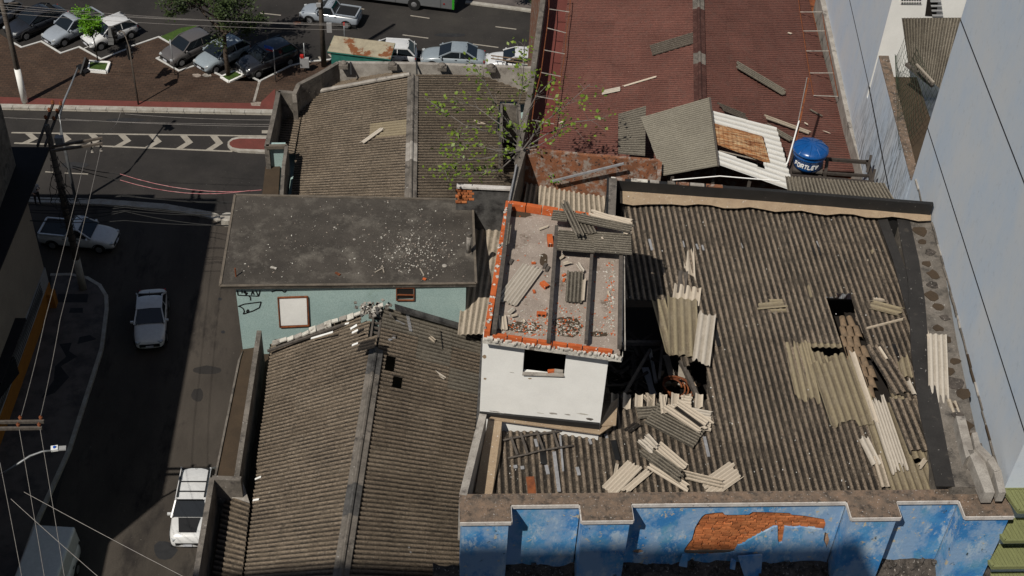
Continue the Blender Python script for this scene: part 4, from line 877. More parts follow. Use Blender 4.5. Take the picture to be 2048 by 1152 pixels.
MB().prism([Vector((p.x, p.y, 26.9)) for p in (A_, B_, C_ - nf * .1, D_ - nf * .1)], dz=.1).build('hut_floor', M['void'], ht)
MB().prism([Vector((p.x, p.y, 30.3)) for p in (HR[0] + Vector((.11, -.1, 0)), HR[1] + Vector((-.04, -.1, 0)), HR[2] + Vector((-.04, .06, 0)), HR[3] + Vector((.1, .08, 0)))], dz=.1).build('roof_slab', M['screed'], ht)
sl_ = MB(); sl_.bar(W3 + nf * .02 + Vector((0, 0, .02)), W2 + nf * .0 + Vector((0, 0, .01)), .1, .025); sl_.build('window_sill', M['conc_light'], ht)
MB().box(W2.lerp(W3, .32) - nf * .07 + Vector((0, 0, .05)), .16, .07, .06, .1).build('brick', M['hbrick'], ht)
MB().box(W2.lerp(W3, .14) - nf * .08 + Vector((0, 0, .05)), .2, .08, .05, -.2).build('block', M['conc_light'], ht)
for x_, y_, w_, h_, mt in ((969, 713, .1, .12, 'tan'), (970, 757, .07, .07, 'tan'), (1106, 827, .22, .06, 'conc_light'), (1135, 829, .16, .04, 'conc_light'), (1018, 828, .3, .04, 'conc'), (1180, 838, .2, .1, 'conc'), (1024, 745, .12, .02, 'conc_light'), (1060, 757, .1, .05, 'tan'), (1166, 828, .3, .05, 'whitestain'), (990, 823, .3, .04, 'whitestain'), (1080, 826, .2, .03, 'whitestain')):
    c_ = frontpt(x_, y_) + nf * .003; d_ = (C_ - D_).normalized(); r__ = random.Random(x_); vs = [c_ + d_ * w_ * .5 * math.cos(t * .63) * r__.uniform(.7, 1.1) + Vector((0, 0, h_ * .5 * math.sin(t * .63) * r__.uniform(.6, 1.2))) for t in range(10)]
    mesh('plaster_scar', vs, [tuple(range(10))], M[mt], ht)
# projecting white lip below the brick rim
lp = [HR[3] + nf * .04 + Vector((-.02, 0, -.24)), HR[2] + nf * .04 + Vector((.0, 0, -.24)), HR[2] - nf * .5 + Vector((0, 0, -.24)), HR[3] - nf * .5 + Vector((0, 0, -.24))]
MB().prism(lp, dz=.1).build('cornice', M['whitestain'], ht)
MB().prism([HR[1] + Vector((.02, 0, -.24)), HR[2] + Vector((.02, 0, -.24)), HR[2] + Vector((-.3, 0, -.24)), HR[1] + Vector((-.3, 0, -.24))], dz=.1).build('cornice', M['whitestain'], ht)
rw = random.Random(17)
def blocks(a, b, n, wd, zt, h, skip=(), mat='hbrick', name='brick', inn=None):
    d = (b - a) / n; u = d.normalized(); s = u.cross(Vector((0, 0, 1))).normalized()
    if inn is not None and s.dot(inn) < 0: s = -s
    for i in range(n):
        if i in skip: continue
        p = a + d * i + u * .012; q = a + d * (i + 1) - u * .012; z = zt + rw.uniform(-.012, .012)
        p = Vector((p.x, p.y, z)); q = Vector((q.x, q.y, z)); MB().prism([p, q, q + s * wd, p + s * wd], dz=h).build(name, M[mat], ht)
ctr = (HR[0] + HR[2]) / 2
blocks(HR[0] + Vector((.12, -.02, 0)), HR[1], 7, .13, 30.5, .2, (), inn=ctr - HR[0])
blocks(HR[0], HR[3], 12, .13, 30.5, .2, (), inn=Vector((1, 0, 0)))
blocks(HR[3] + (HR[2] - HR[3]) * .06, HR[2] - (HR[2] - HR[3]) * .07, 8, .085, 30.405, .2, (), inn=-nf)
m = MB()
for i in range(40):                                              # crumbling mortar on the rim
    t = i / 40; p = HR[3].lerp(HR[2], t + rw.uniform(0, .02)) + nf * rw.uniform(.0, .05); m.box((p.x, p.y, 30.3 + rw.uniform(-.02, .03)), rw.uniform(.04, .14), rw.uniform(.03, .08), .05, rw.uniform(0, 3))
for i in range(30):
    p = HR[0].lerp(HR[3], rw.random()) + Vector((rw.uniform(.01, .11), 0, 0)); m.box((p.x, p.y, 30.51), rw.uniform(.03, .07), rw.uniform(.04, .1), .025, rw.uniform(0, 3))
m.build('mortar_remains', M['whitestain'], ht, kind='stuff')
for a, b, wd in (((1020, 412), (988, 664), .1), ((1113, 455), (1097, 682), .085), ((1184, 500), (1172, 684), .07), ((1242, 500), (1239, 694), .085)):
    MB().bar(P(*a, 30.52), P(*b, 30.50), wd, .14).build('rafter', M['wood'], ht)
MB().bar(P(1248, 440, 30.52), P(1250, 700, 30.5), .025, .04).build('edge_trim', M['conc_light'], ht)
st = MB(); 
for a, b in ((frontpt(960, 827), frontpt(1080, 838)), (frontpt(1080, 838), frontpt(1199, 850))): st.bar(a + nf * .03, b + nf * .03, .06, .16)
st.build('tar_skirting', M['tar'], ht)
rd_ = random.Random(4)
for cx_, cy_, wx_, wy_ in ((1050, 655, 42, 13), (1132, 652, 33, 24), (1200, 668, 20, 6), (1040, 428, 26, 9), (1088, 520, 9, 14)):   # soil stains on the hut floor
    n_ = 16; vs = [P(cx_ + wx_ * math.cos(t * 2 * math.pi / n_) * rd_.uniform(.75, 1.1), cy_ + wy_ * math.sin(t * 2 * math.pi / n_) * rd_.uniform(.7, 1.1), 30.304) for t in range(n_)]
    mesh('soil_patch', vs[::-1], [tuple(range(n_))], M['ledge'], ht)
# grit and brick crumbs on the slab floor: nobody could count them
m = MB(); m2 = MB(); m3 = MB()
for k in range(1500):
    r_ = rw.random()
    if r_ < .62: x, y = rw.gauss(1100, 55), 672 - abs(rw.gauss(0, 26))
    elif r_ < .8: x, y = 1228 - abs(rw.gauss(0, 8)), rw.uniform(520, 670)
    else: x, y = rw.uniform(1000, 1230), rw.uniform(430, 660)
    if not (992 + (660 - y) * .1 < x < 1232 and y < 676): continue
    p = P(x, y, 30.3); s = rw.uniform(.006, .022); mm = rw.choice((m, m, m2, m3)); mm.box((p.x, p.y, 30.305), s * rw.uniform(1.2, 3.5), s * 1.3, s * .8, rw.uniform(0, 3.1))
for mm, mat, nm in ((m, 'fib_pgrey', 'cement crumbs'), (m2, 'hbrick', 'orange brick crumbs'), (m3, 'whitestain', 'plaster crumbs')):
    o = mm.build('debris_crumb', M[mat], None, kind='stuff'); o['label'] = nm + ' scattered on the open floor of the rooftop hut'
# crumbs on the grey slab roof
m = MB(); m2 = MB()
for k in range(1100):
    if rw.random() < .72: x, y = rw.gauss(830, 45), rw.gauss(500, 30)
    else: x, y = rw.uniform(470, 940), rw.uniform(400, 565)
    if not (478 < x < 938 and 402 < y < 562): continue
    p = P(x, y, 24.61); s = .006 + .024 * rw.random() ** 3; (m if rw.random() < .6 else m2).box(p, s * rw.uniform(1, 2.2), s, s * .7, rw.uniform(0, 3.1))
for mm, mat, nm in ((m, 'whitestain', 'white plaster bits'), (m2, 'screed', 'sandy mortar bits')):
    o = mm.build('plaster_crumb', M[mat], None, kind='stuff'); o['label'] = nm + ' scattered over the dark concrete slab roof'
for (x, y, r, mt, lab, nm) in ((709, 479, .07, 'white', 'white rounded stone left of the rubble scatter on the slab roof', 'stone'), (700, 520, .055, 'white', 'small white stone in the middle front of the slab roof', 'stone'), (889, 532, .10, 'conc_light', 'pale ring shaped lump near the right front of the slab roof', 'lump'), (669, 455, .05, 'white', 'white stone near the centre seam of the slab roof', 'stone')):
    m = MB(); r *= .72; mt = 'conc_light' if mt == 'white' else mt; m.lathe(P(x, y, 24.6), [(r, 0), (r * 1.05, r * .3), (r * .6, r * .6), (r * .1, r * .65)], 9); tag(m.build(nm, M[mt]), lab, nm)
for (a, b, wd, mt, lab, nm) in (((541, 534), (553, 537), .06, 'whitestain', 'short white board lying at the left of the slab roof', 'board'), ((671, 545), (680, 550), .07, 'rust', 'rusty brown stub lying at the middle front of the slab roof', 'stub'), ((750, 545), (768, 535), .03, 'fib_pgrey', 'thin pale splinter pointing right near the slab front', 'splinter'), ((764, 531), (768, 545), .03, 'fib_pgrey', 'thin pale splinter crossing another near the slab front', 'splinter'), ((840, 537), (848, 551), .03, 'fib_pgrey', 'lone thin pale splinter right of the crossed splinters on the slab', 'splinter'), ((846, 557), (852, 559), .08, 'hbrick', 'orange brick fragment at the front edge of the slab roof', 'brick fragment')):
    tag(MB().bar(P(*a, 24.63), P(*b, 24.63), wd, .03).build(nm.replace(' ', '_'), M[mt]), lab, nm)
tag(MB().tube([P(472, 553, 24.6), P(472, 553, 24.6) + Vector((0, 0, .32))], .025, 6).build('rod', M['rust']), 'short rusty rod standing upright at the left front of the slab roof', 'rod')
vp = thing('vent_pipe', 'thick upright pale vent pipe standing near the right edge of the slab roof', 'pipe', P(937, 507, 24.6))
b0 = P(937, 507, 24.6); MB().lathe(b0, [(.075, 0), (.075, .78)], 14).build('pipe', M['conc_light'], vp, True); MB().lathe(b0, [(.14, 0), (.1, .06)], 10).build('collar', M['conc'], vp); MB().lathe(b0 + Vector((0, 0, .7)), [(.085, 0), (.085, .1)], 14).build('rim', M['conc'], vp)
# ================================================================== LOOSE SHEETS
def loose(q, a, b, waves, pitch, mat, label, up=.05, amp=None, j=.12, upb=None, name='loose_sheet', cat='sheet', group=None, seg=6, parent=None):
    """corrugated piece whose waves run from a to b (picture spots on roof plane q)"""
    amp = amp if amp is not None else pitch * .15
    A, B = onquad(q, *a, up), onquad(q, *b, up if upb is None else upb); nn = (q[1] - q[0]).cross(q[3] - q[0]).normalized(); nn = nn if nn.z > 0 else -nn
    sd = (B - A).normalized().cross(nn).normalized() * waves * pitch / 2; r = random.Random(int(a[0] * 13 + b[1]))
    o = sheet(name, [A - sd, A + sd, B + sd, B - sd], waves, amp, mat, parent, seg, 1, j0=j, j1=j, closed=True, rnd=r)
    if parent is None: tag(o, label, cat, group)
    return o
Q = rq; big, sm = .177, .085
D = [
 ((1314, 600), (1346, 718), 2, big, 'fib_olive', 'narrow olive sheet leaning along the right side of the big hole', .10, .06),
 ((1375, 575), (1370, 612), 4, big, 'fib_pale', 'pale clean sheet end poking out above the olive sheet by the hole', .07, .01),
 ((1362, 600), (1366, 722), 4, .19, 'fib_olive', 'olive sheet lying just left of the curled sheet by the hole', .15, .04),
 ((1412, 635), (1398, 745), 2.5, big, 'fib_pgrey', 'curled pale sheet with a dark end right of the big hole', .26, .1),
 ((1376, 490), (1380, 570), 1.6, big, 'fib_pale', 'torn pale strip running down to the top of the big hole', .05, .25),
 ((1366, 545), (1362, 590), 1.4, big, 'wood', 'grey timber board end above the pale sheet by the hole', .06, .02),
 ((1300, 830), (1400, 882), 9, sm, 'fib_grey', 'large speckled sheet at the base of the pile in front of the hole', .14, .02),
 ((1330, 815), (1414, 870), 6, sm, 'fib_pale', 'pale clean sheet lying diagonally on top of the pile', .24, .1),
 ((1346, 828), (1400, 868), 1.2, sm, 'fib_dark', 'narrow dark strip lying in the middle of the pale diagonal sheet', .30, .05),
 ((1272, 832), (1330, 828), 4, sm, 'fib_grey', 'small grey sheet at the upper left of the pile', .12, .03),
 ((1340, 822), (1424, 838), 3, sm, 'fib_pgrey', 'striped sheet pointing right at the top of the pile', .12, .05),
 ((1390, 850), (1422, 855), 5, sm, 'fib_pale', 'pale square of sheet at the right end of the pile', .12, .1),
 ((1350, 806), (1388, 812), 4, sm, 'fib_pale', 'small pale fragment above the pile beside the broken sheet edge', .12, .2),
 ((1284, 792), (1304, 812), 2, sm, 'fib_light', 'small light fragment left of the broken sheet edge', .1, .2),
 ((1322, 800), (1326, 842), 1.6, sm, 'fib_pale', 'short upright pale strip crossing the upper edge of the pile', .2, .1),
 ((1250, 870), (1278, 850), 2, sm, 'fib_dark', 'small dark folded piece left of the pile', .12, .1),
 ((1213, 990), (1272, 930), 4.5, sm, 'fib_pale', 'broad pale sheet leaning up from the front coping on the left', .10, .06),
 ((1246, 990), (1300, 944), 2, sm, 'fib_pale', 'narrow pale strip right of the broad leaning sheet', .1, .08),
 ((1270, 898), (1366, 968), 4, sm, 'fib_grey', 'long grey striped sheet crossing the front roof diagonally', .2, .1),
 ((1310, 895), (1368, 945), 3.5, sm, 'fib_pale', 'pale sheet beside the upper edge of the long grey striped sheet', .14, .12),
 ((1280, 885), (1310, 912), 4, sm, 'fib_pgrey', 'ragged pale sheet end at the top left of the front pile', .22, .2),
 ((1290, 930), (1378, 984), 2.5, sm, 'fib_pale', 'pale strip below the long grey striped sheet', .12, .1),
 ((1360, 955), (1448, 976), 2.6, sm, 'fib_light', 'brownish striped sheet pointing right at the end of the front pile', .16, .1),
 ((1404, 990), (1478, 938), 6, sm, 'fib_pale', 'large jagged pale sheet at the right end of the front pile', .08, .12),
 ((1228, 960), (1234, 930), .9, sm, 'fib_pale', 'short thin upright strip left of the broad leaning sheet', .08, .1),
 ((1290, 880), (1312, 905), 1.1, sm, 'fib_pgrey', 'thin strip at the upper edge of the front pile', .26, .05),
 ((1509, 618), (1574, 612), 1.3, .15, 'fib_olive', 'yellowish broken strip lying alone in the middle of the roof', .08, .1),
 ((1535, 606), (1570, 606), .8, .12, 'fib_olive', 'short yellowish piece just above the lone yellowish strip', .08, .1),
 ((1538, 625), (1576, 624), .8, .12, 'fib_olive', 'short yellowish piece just below the lone yellowish strip', .06, .1),
 ((1730, 612), (1808, 632), 2, .16, 'fib_olive', 'brownish wavy fragment right of the narrow roof hole', .1, .15),
 ((1730, 603), (1776, 606), .8, .12, 'fib_light', 'pink edged sliver above the brownish fragment', .1, .25),
 ((1727, 662), (1812, 640), .6, .1, 'fib_light', 'thin light strip slanting below the brownish fragment', .08, .1),
 ((1740, 498), (1746, 512), .6, .12, 'fib_olive', 'tiny olive chip on the right part of the roof', .06, .3),
 ((1733, 520), (1734, 527), .5, .09, 'fib_light', 'tiny pale chip below the olive chip', .06, .3),
 ((1614, 572), (1622, 598), .4, .12, 'fib_olive', 'small olive splinter in the middle right of the roof', .06, .1),
 ((1653, 706), (1706, 862), 6, .178, 'fib_olive', 'large olive sheet with a pale folded edge below the narrow hole', .08, .12),
 ((1700, 704), (1752, 858), .8, .16, 'fib_pale', 'pale folded edge strip along the right of the large olive sheet', .12, .05),
 ((1588, 680), (1618, 812), 3.5, .17, 'fib_olive', 'olive sheet left of the large olive sheet', .05, .1),
 ((1745, 790), (1800, 955), 6, .075, 'fib_pgrey', 'finely ribbed pale grey sheet running down the right side', .11, .12),
 ((1742, 690), (1808, 800), 2.6, big, 'fib_r', 'old brown sheet slid diagonally over the narrow hole', .14, .06),
 ((1797, 797), (1843, 915), 3.5, big, 'fib_r', 'old brown sheet below the slid diagonal sheet', .13, .06),
 ((1852, 712), (1856, 872), 3.8, .125, 'fib_pgrey', 'large pale grey sheet standing over the tar strip', .95, .02),
 ((1800, 715), (1812, 765), 2, .15, 'fib_olive', 'short olive sheet end beside the large pale grey sheet', .12, .15),
 ((1810, 765), (1826, 800), .8, .12, 'fib_pgrey', 'small pale cracked strip beside the large pale grey sheet', .18, .15),
 ((1720, 880), (1752, 945), 1.8, .13, 'fib_pgrey', 'pale curled strip left of the finely ribbed sheet', .2, .1),
 ((1748, 918), (1768, 985), 1.4, .14, 'fib_light', 'tan strip running down to the front coping', .18, .05),
 ((1874, 838), (1898, 908), 1.6, .13, 'fib_light', 'rusty stained curved piece right of the large pale grey sheet', 1.0, .2),
 ((1829, 950), (1850, 922), .9, .12, 'fib_pale', 'pale pointed shard near the right front of the roof', .14, .3),
 ((1884, 970), (1908, 944), .8, .09, 'fib_pale', 'pale angular shard on the tar strip at the right front', .95, .2),
 ((1864, 912), (1872, 935), .9, .1, 'fib_pale', 'short pale slat beside the tar strip', .9, .1),
 ((1850, 928), (1878, 980), 1.2, .14, 'fib_light', 'narrow light sheet at the foot of the tar strip', .6, .05),
 ((1912, 955), (1906, 985), 2, .12, 'fib_grey', 'grey sheet end at the right front corner of the roof', 1.15, .05),
 ((1832, 706), (1838, 730), .5, .1, 'fib_pale', 'small pale triangular shard at the top of the large pale grey sheet', .95, .4),
 ((1752, 700), (1770, 728), .4, .1, 'fib_pale', 'thin white strip lying on the slid diagonal sheet', .2, .2),
]
for a, b, wv, pt, mt, lab, up_, j in D:
    n_ = 'timber_board' if mt == 'wood' else 'loose_sheet'; q_ = Q
    loose(q_, a, b, max(wv, .5), pt, M[mt], lab, up_, j=j, name=n_, cat='board' if mt == 'wood' else 'sheet')
# repair tapes and dark replaced bits belonging to the roof
for i, (a, b, wd, mt) in enumerate((((1318, 397), (1324, 418), .06, 'patch'), ((1352, 386), (1356, 396), .06, 'patch'), ((1380, 400), (1384, 410), .06, 'whitestain'), ((1298, 480), (1304, 502), .07, 'patch'), ((1365, 484), (1368, 496), .05, 'patch'), ((1392, 490), (1396, 500), .05, 'patch'), ((1404, 492), (1407, 502), .05, 'patch'), ((1634, 484), (1640, 496), .08, 'patch'), ((1480, 488), (1484, 498), .06, 'patch'), ((1092, 932), (1096, 950), .085, 'patch'), ((1154, 936), (1158, 952), .085, 'patch'), ((1108, 905), (1118, 985), .09, 'patch'), ((1030, 932), (1031, 938), .09, 'patch'), ((1044, 934), (1045, 940), .09, 'patch'), ((1408, 875), (1417, 915), .08, 'patch'), ((1120, 872), (1126, 944), .05, 'patch'), ((1070, 880), (1074, 895), .07, 'patch'), ((1210, 870), (1214, 878), .07, 'patch'), ((1178, 880), (1182, 890), .07, 'patch'), ((1288, 820), (1292, 828), .07, 'patch'), ((1226, 882), (1236, 922), .13, 'black'), ((1083, 885), (1088, 930), .16, 'black'), ((1628, 494), (1640, 512), .3, 'black'), ((1428, 662), (1436, 694), .17, 'black'), ((1788, 690), (1794, 712), .25, 'black'), ((1060, 955), (1064, 990), .2, 'rust'))):
    plate(bl, rq, a, b, wd, M[mt], 'dark_patch' if mt == 'black' else ('rust_patch' if mt == 'rust' else 'repair_tape'), .045 if mt != 'black' else .04, 2, .08)
# upturned row of pale sheet ends at the lower edge of the big hole
for k in range(8):
    x = 1228 + k * 24; o = loose(rq, (x, 822), (x + 1, 792), 1, .19, M['fib_pale'] if k % 3 else M['fib_light'], '', .07, j=.08, parent=bl, name='broken_sheet_end', upb=.13)
# white flecks and chips, uncountable
m = MB(); rf_ = random.Random(77)
for k in range(230):
    x, y = rf_.uniform(1000, 1880), rf_.uniform(400, 980)
    if hutcut(P(x, y, 27.6)) or (x < 1240 and y < 868): continue
    p = onquad(rq, x, y, .035); s = rf_.uniform(.006, .017); m.box(p, s * rf_.uniform(1, 3), s, .01, rf_.uniform(0, 3))
o = m.build('chip', M['white'], None, kind='stuff'); o['label'] = 'white chips and droppings scattered over the broken roof'
# hut pile: plane of the rafters
HQ = [P(960, 700, 30.62), P(1250, 700, 30.62), P(1250, 400, 30.62), P(1000, 400, 30.62)]
HF = [p - Vector((0, 0, .30)) for p in HQ]
D = [
 (HQ, (1114, 482), (1190, 488), 9, .085, 'fib_grey', 'speckled grey sheet laid over the hut rafters on the left', .03, .02),
 (HQ, (1186, 486), (1264, 492), 9, .085, 'fib_grey', 'speckled grey sheet laid over the hut rafters on the right', .035, .02),
 (HQ, (1102, 434), (1136, 438), 5, .08, 'fib_grey', 'small speckled sheet behind the upper left of the hut pile', .06, .05),
 (HQ, (1138, 443), (1266, 470), 4, .08, 'fib_grey', 'long speckled sheet lying slanted across the hut pile', .17, .05),
 (HQ, (1176, 434), (1262, 462), 4, .08, 'fib_pale', 'pale sheet slanted at the top right of the hut pile', .13, .1),
 (HQ, (1214, 440), (1264, 450), 3, .08, 'fib_pale', 'short pale sheet at the far right of the hut pile', .07, .08),
 (HQ, (1125, 416), (1160, 490), 2.4, .085, 'fib_grey', 'narrow brown stained sheet crossing the hut pile steeply', .24, .08),
 (HQ, (1152, 430), (1176, 475), 5, .085, 'fib_grey', 'ribbed sheet standing across the middle of the hut pile', .1, .06),
 (HQ, (1240, 468), (1264, 474), 1.4, .08, 'fib_pale', 'pale triangular sliver at the right edge of the hut pile', .1, .3),
 (HQ, (1190, 482), (1214, 481), .8, .08, 'fib_pale', 'pale wedge lying on the right hut sheet', .08, .4),
 (HF, (1068, 534), (1010, 612), 6, .085, 'fib_pgrey', 'large pale sheet lying diagonally on the hut floor at the left', .06, .06),
 (HF, (1150, 545), (1146, 612), 4.4, .085, 'fib_grey', 'grey sheet with pale lower end lying on the hut floor between the rafters', .07, .06),
 (HF, (1168, 560), (1164, 612), .9, .085, 'fib_pale', 'thin pale strip along the right side of the grey sheet on the hut floor', .1, .1),
 (HF, (1000, 632), (1004, 664), 3, .085, 'fib_pale', 'pale sheet standing in the front left corner of the hut floor', .05, .15),
 (HF, (1030, 618), (1014, 632), 1.6, .085, 'fib_pgrey', 'small pale piece in front of the large diagonal sheet in the hut', .06, .2),
 (HF, (1022, 636), (1038, 632), 1, .08, 'fib_pale', 'small pale splinter in the front left of the hut floor', .05, .2),
 (HF, (1122, 534), (1144, 528), 1.2, .08, 'fib_pale', 'pale splinter above the grey sheet on the hut floor', .08, .2),
 (HF, (1152, 530), (1166, 550), 1.2, .08, 'fib_pgrey', 'dark edged splinter leaning above the grey sheet on the hut floor', .1, .2),
 (HF, (1118, 524), (1130, 512), .9, .08, 'fib_pale', 'short pale splinter just below the hut pile', .06, .3),
 (HF, (1076, 462), (1098, 454), .7, .06, 'fib_pale', 'thin pale splinter at the upper left of the hut floor', .04, .1),
 (HF, (1019, 462), (1013, 512), 1.4, .06, 'fib_grey', 'narrow dark striped strip leaning along the left hut rafter', .3, .1),
 (HF, (1214, 584), (1220, 598), .7, .06, 'fib_pale', 'short pale chip near the right wall of the hut floor', .05, .2),
 (HF, (1044, 640), (1050, 650), .8, .07, 'fib_pale', 'small pale scrap at the front centre left of the hut floor', .05, .3),
]
for q_, a, b, wv, pt, mt, lab, up_, j in D: loose(q_, a, b, wv, pt, M[mt], lab, up_, j=j, amp=.014)
def hollow(px, py, z, L_, wd, h, rz, lab):
    t = thing('hollow_brick', lab, 'brick', P(px, py, z)); c = P(px, py, z + h / 2); MB().box(c, wd, L_, h, rz).build('clay_body', M['hbrick'], t)
    R_ = Matrix.Rotation(rz, 3, 'Z')
    for i in (-1, 1):
        for k in (-1, 1): MB().box(c + R_ @ Vector((i * wd * .22, -L_ / 2 - .002, k * h * .2)), wd * .28, .012, h * .26, rz).build('brick_hole', M['void'], t)
hollow(1100, 481, 30.3, .36, .13, .11, 0, 'whole orange hollow brick lying left of the sheet pile on the hut floor')
hollow(1089, 570, 30.3, .2, .13, .09, .6, 'broken orange brick lying beside the left middle rafter of the hut')
hollow(1083, 628, 30.3, .1, .22, .08, -.1, 'orange brick fragment near the front left middle of the hut floor')
for k, (x, y, lab) in enumerate(((1067, 526, 'thin orange brick sliver above the large diagonal sheet in the hut'), (1128, 550, 'orange chip left of the grey sheet on the hut floor'), (1128, 560, 'second orange chip left of the grey sheet, nearer the front'), (1068, 583, 'small orange chip in front of the broken brick in the hut'))):
    tag(MB().box(P(x, y, 30.33), .1, .05, .04, .6 * k).build('brick_chip', M['hbrick']), lab, 'brick chip')
for x, y, lab in ((1022, 524, 'small dark wood block beside the left hut rafter'), (1095, 538, 'small dark wood block in the middle of the hut floor'), (1090, 532, 'thin wood offcut above the dark wood block on the hut floor')):
    tag(MB().box(P(x, y, 30.33), .07, .17, .06, -.4).build('wood_block', M['wood']), lab, 'wood block')
# ladder
ld = thing('ladder', 'rough wooden pole ladder with four rungs lying on the front left of the roof', 'ladder', onquad(rq, 1080, 900, .05))
rail1 = [onquad(rq, x, y, .10) for x, y in ((1002, 886), (1030, 880), (1062, 874), (1100, 870), (1140, 864))]; rail2 = [onquad(rq, x, y, .10) for x, y in ((1015, 921), (1050, 914), (1080, 906), (1110, 901), (1145, 896))]
MB().tube(rail1, [.02, .026, .028, .03, .026], 7).build('rail', M['wood'], ld, True); MB().tube(rail2, [.022, .024, .022, .026, .03], 7).build('rail', M['wood'], ld, True)
for (a, b) in (((1021, 880), (1034, 916)), ((1040, 871), (1054, 913)), ((1072, 868), (1087, 908)), ((1104, 866), (1116, 902))):
    MB().bar(onquad(rq, *a, .135), onquad(rq, *b, .135), .055, .025).build('rung', M['wood'], ld)
# rusty spring like coil of band iron
cl_ = MB(); c = P(1345, 775, 26.55); r = random.Random(3)
for k in range(5):
    R_ = .24 + .05 * k; pts = [c + Vector((R_ * math.cos(t * .35 + k) + .03 * k, .8 * R_ * math.sin(t * .35 + k) - .04 * k, .05 * k + .12 * math.sin(t * .35 + k * .6))) for t in range(15 + (k % 2) * 3)]
    cl_.tube(pts, .024, 6)
tag(cl_.build('iron_coil', M['rust'], None, True), 'rusty brown coil of thick band iron lying at the lower edge of the big hole', 'coil')
tag(MB().tube([P(1312, 765, 26.5), P(1300, 700, 26.2)], .05, 8).build('pipe', M['greywash'], None, True), 'pale pipe lying in the shaded debris of the big hole', 'pipe')

# ================================================================== LEAN-TO AND TANK ON THE RED ROOF
lt = thing('rooftop_shelter', 'small gabled shelter of grey and white corrugated sheets with rusty panel on the red roof', 'shelter', P(1430, 300, 25))
zr_, zl = 26.35, 25.75
roof(lt, [P(1327, 352, zl), P(1281, 236, zl), P(1419, 195, zr_), P(1436, 332, zr_)], 2, 2, 16, .010, M['fib_grey'], 4, rnd=random.Random(51), alt=lambda a, b: M['fib_lt'])
roof(lt, [P(1236, 308, zl - .1), P(1236, 229, zl - .1), P(1292, 212, zl + .05), P(1290, 312, zl - .06)], 1, 1, 20, .010, M['fib_grey'], 4, rnd=random.Random(52))
wq = [P(1578, 352, zl), P(1556, 256, zl), P(1424, 226, zr_ - .03), P(1438, 318, zr_ - .03)]
roof(lt, [P(1590, 385, zl - .05), P(1552, 256, zl), P(1423, 222, zr_ - .03), P(1437, 330, zr_ - .03)], 2, 2, 6, .018, M['fib_white'], 6, rnd=random.Random(53), vdiv=10, cut=pxcut([(1427, 245), (1526, 272), (1538, 305), (1526, 336), (1430, 300)]))
MB().prism([P(1427, 246, 26.35), P(1524, 272, 25.98), P(1540, 324, 25.95), P(1528, 322, 26.0), P(1430, 286, 26.3)], dz=.03).build('rusty_panel', M['rustplate'], lt)
gm = MB()
for k in range(12): 
    a = P(1427 + k * 8.5, 247 + k * 2.4, 26.42); b = P(1430 + k * 9, 286 + k * 3.4, 26.36); gm.tube([a, b], .004, 3)
for k in range(5):
    a = P(1427 + k, 247 + k * 10, 26.42); b = P(1524 + k * 3, 273 + k * 12, 26.05); gm.tube([a, b], .006, 3)
gm.build('wire_mesh', M['rust'], lt)
MB().bar(P(1420, 196, 26.42), P(1437, 332, 26.42), .05, .05).build('ridge_cap', M['wood'], lt)
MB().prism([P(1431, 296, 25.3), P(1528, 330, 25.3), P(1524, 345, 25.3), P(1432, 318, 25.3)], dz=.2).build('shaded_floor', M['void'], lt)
MB().bar(P(1431, 300, 26.2), P(1526, 322, 25.9), .03, .03).build('crossbar', M['fib_pgrey'], lt)
for a in ((1430, 338), (1345, 352), (1500, 358)): MB().bar(P(*a, 25.7), P(*a, 25.7) - Vector((0, 0, 1.2)), .09, .09).build('post', M['wood'], lt)
# odd sheets on the red roof
D = [
 (rqR, (1468, 128), (1572, 190), 4, .13, 'fib_grey', 'long grey replacement sheet set slanting in the right red roof slope', .035, .06),
 (rqL, (1302, 103), (1392, 76), 6, .13, 'fib_rg', 'dull grey replacement sheet beside the ridge on the left red roof slope', .03, .015),
 (rqL, (1204, 189), (1242, 181), 2.4, .1, 'fib_pgrey', 'curled pale sheet scrap on the left red slope', .08, .03),
 (rqL, (1244, 176), (1322, 153), .6, .09, 'fib_pale', 'long thin pale strip pointing up to the ridge on the red roof', .06, .1),
 (rqR, (1526, 234), (1625, 270), 1.6, .12, 'fib_light', 'tan strip running down the right red slope beside the shelter', .05, .1),
 (rqR, (1520, 246), (1590, 286), 3, .12, 'fib_grey', 'grey sheet half under the tan strip beside the shelter', .035, .1),
 (rqR, (1616, 220), (1645, 236), 1, .1, 'fib_grey', 'small grey scrap near the right red roof edge', .05, .2),
 (rqR, (1572, 66), (1584, 70), .6, .1, 'fib_pale', 'tiny pale scrap high on the right red slope', .05, .2),
 (rqR, (1432, 212), (1500, 240), 4, .1, 'fib_rg', 'grey sheet just behind the white side of the shelter', .04, .1),
 (rqR, (1606, 246), (1616, 252), .5, .08, 'fib_pale', 'tiny white scrap above the blue tank', .05, .2),
 (rqR, (1640, 262), (1662, 270), .3, .1, 'fib_pale', 'thin white splinter at the lower right red roof corner', .05, .2),
 (rqL, (1118, 252), (1132, 246), 1.5, .1, 'fib_pale', 'pale scrap by the left edge of the red roof below the branches', .08, .3),
 (bqL, (722, 292), (772, 256), 2, .1, 'fib_pgrey', 'wrinkled pale strip lying slanted on the left rear brown roof', .07, .15),
 (bqR, (938, 242), (972, 254), 1.6, .1, 'fib_pale', 'pale scrap lying under the branches on the right rear brown roof', .07, .25),
 (qR, (866, 745), (892, 762), 1.2, .1, 'fib_pgrey', 'crumpled pale scrap at the middle right of the front brown roof', .06, .35),
 (qR, (856, 676), (870, 688), 1.6, .09, 'fib_light', 'folded light scrap near the wall on the right front brown slope', .08, .3),
 (eqL, (716, 700), (757, 690), 3, .12, 'fib_dark', 'dark loose sheet by the hole at the top of the front brown ridge', .1, .1),
]
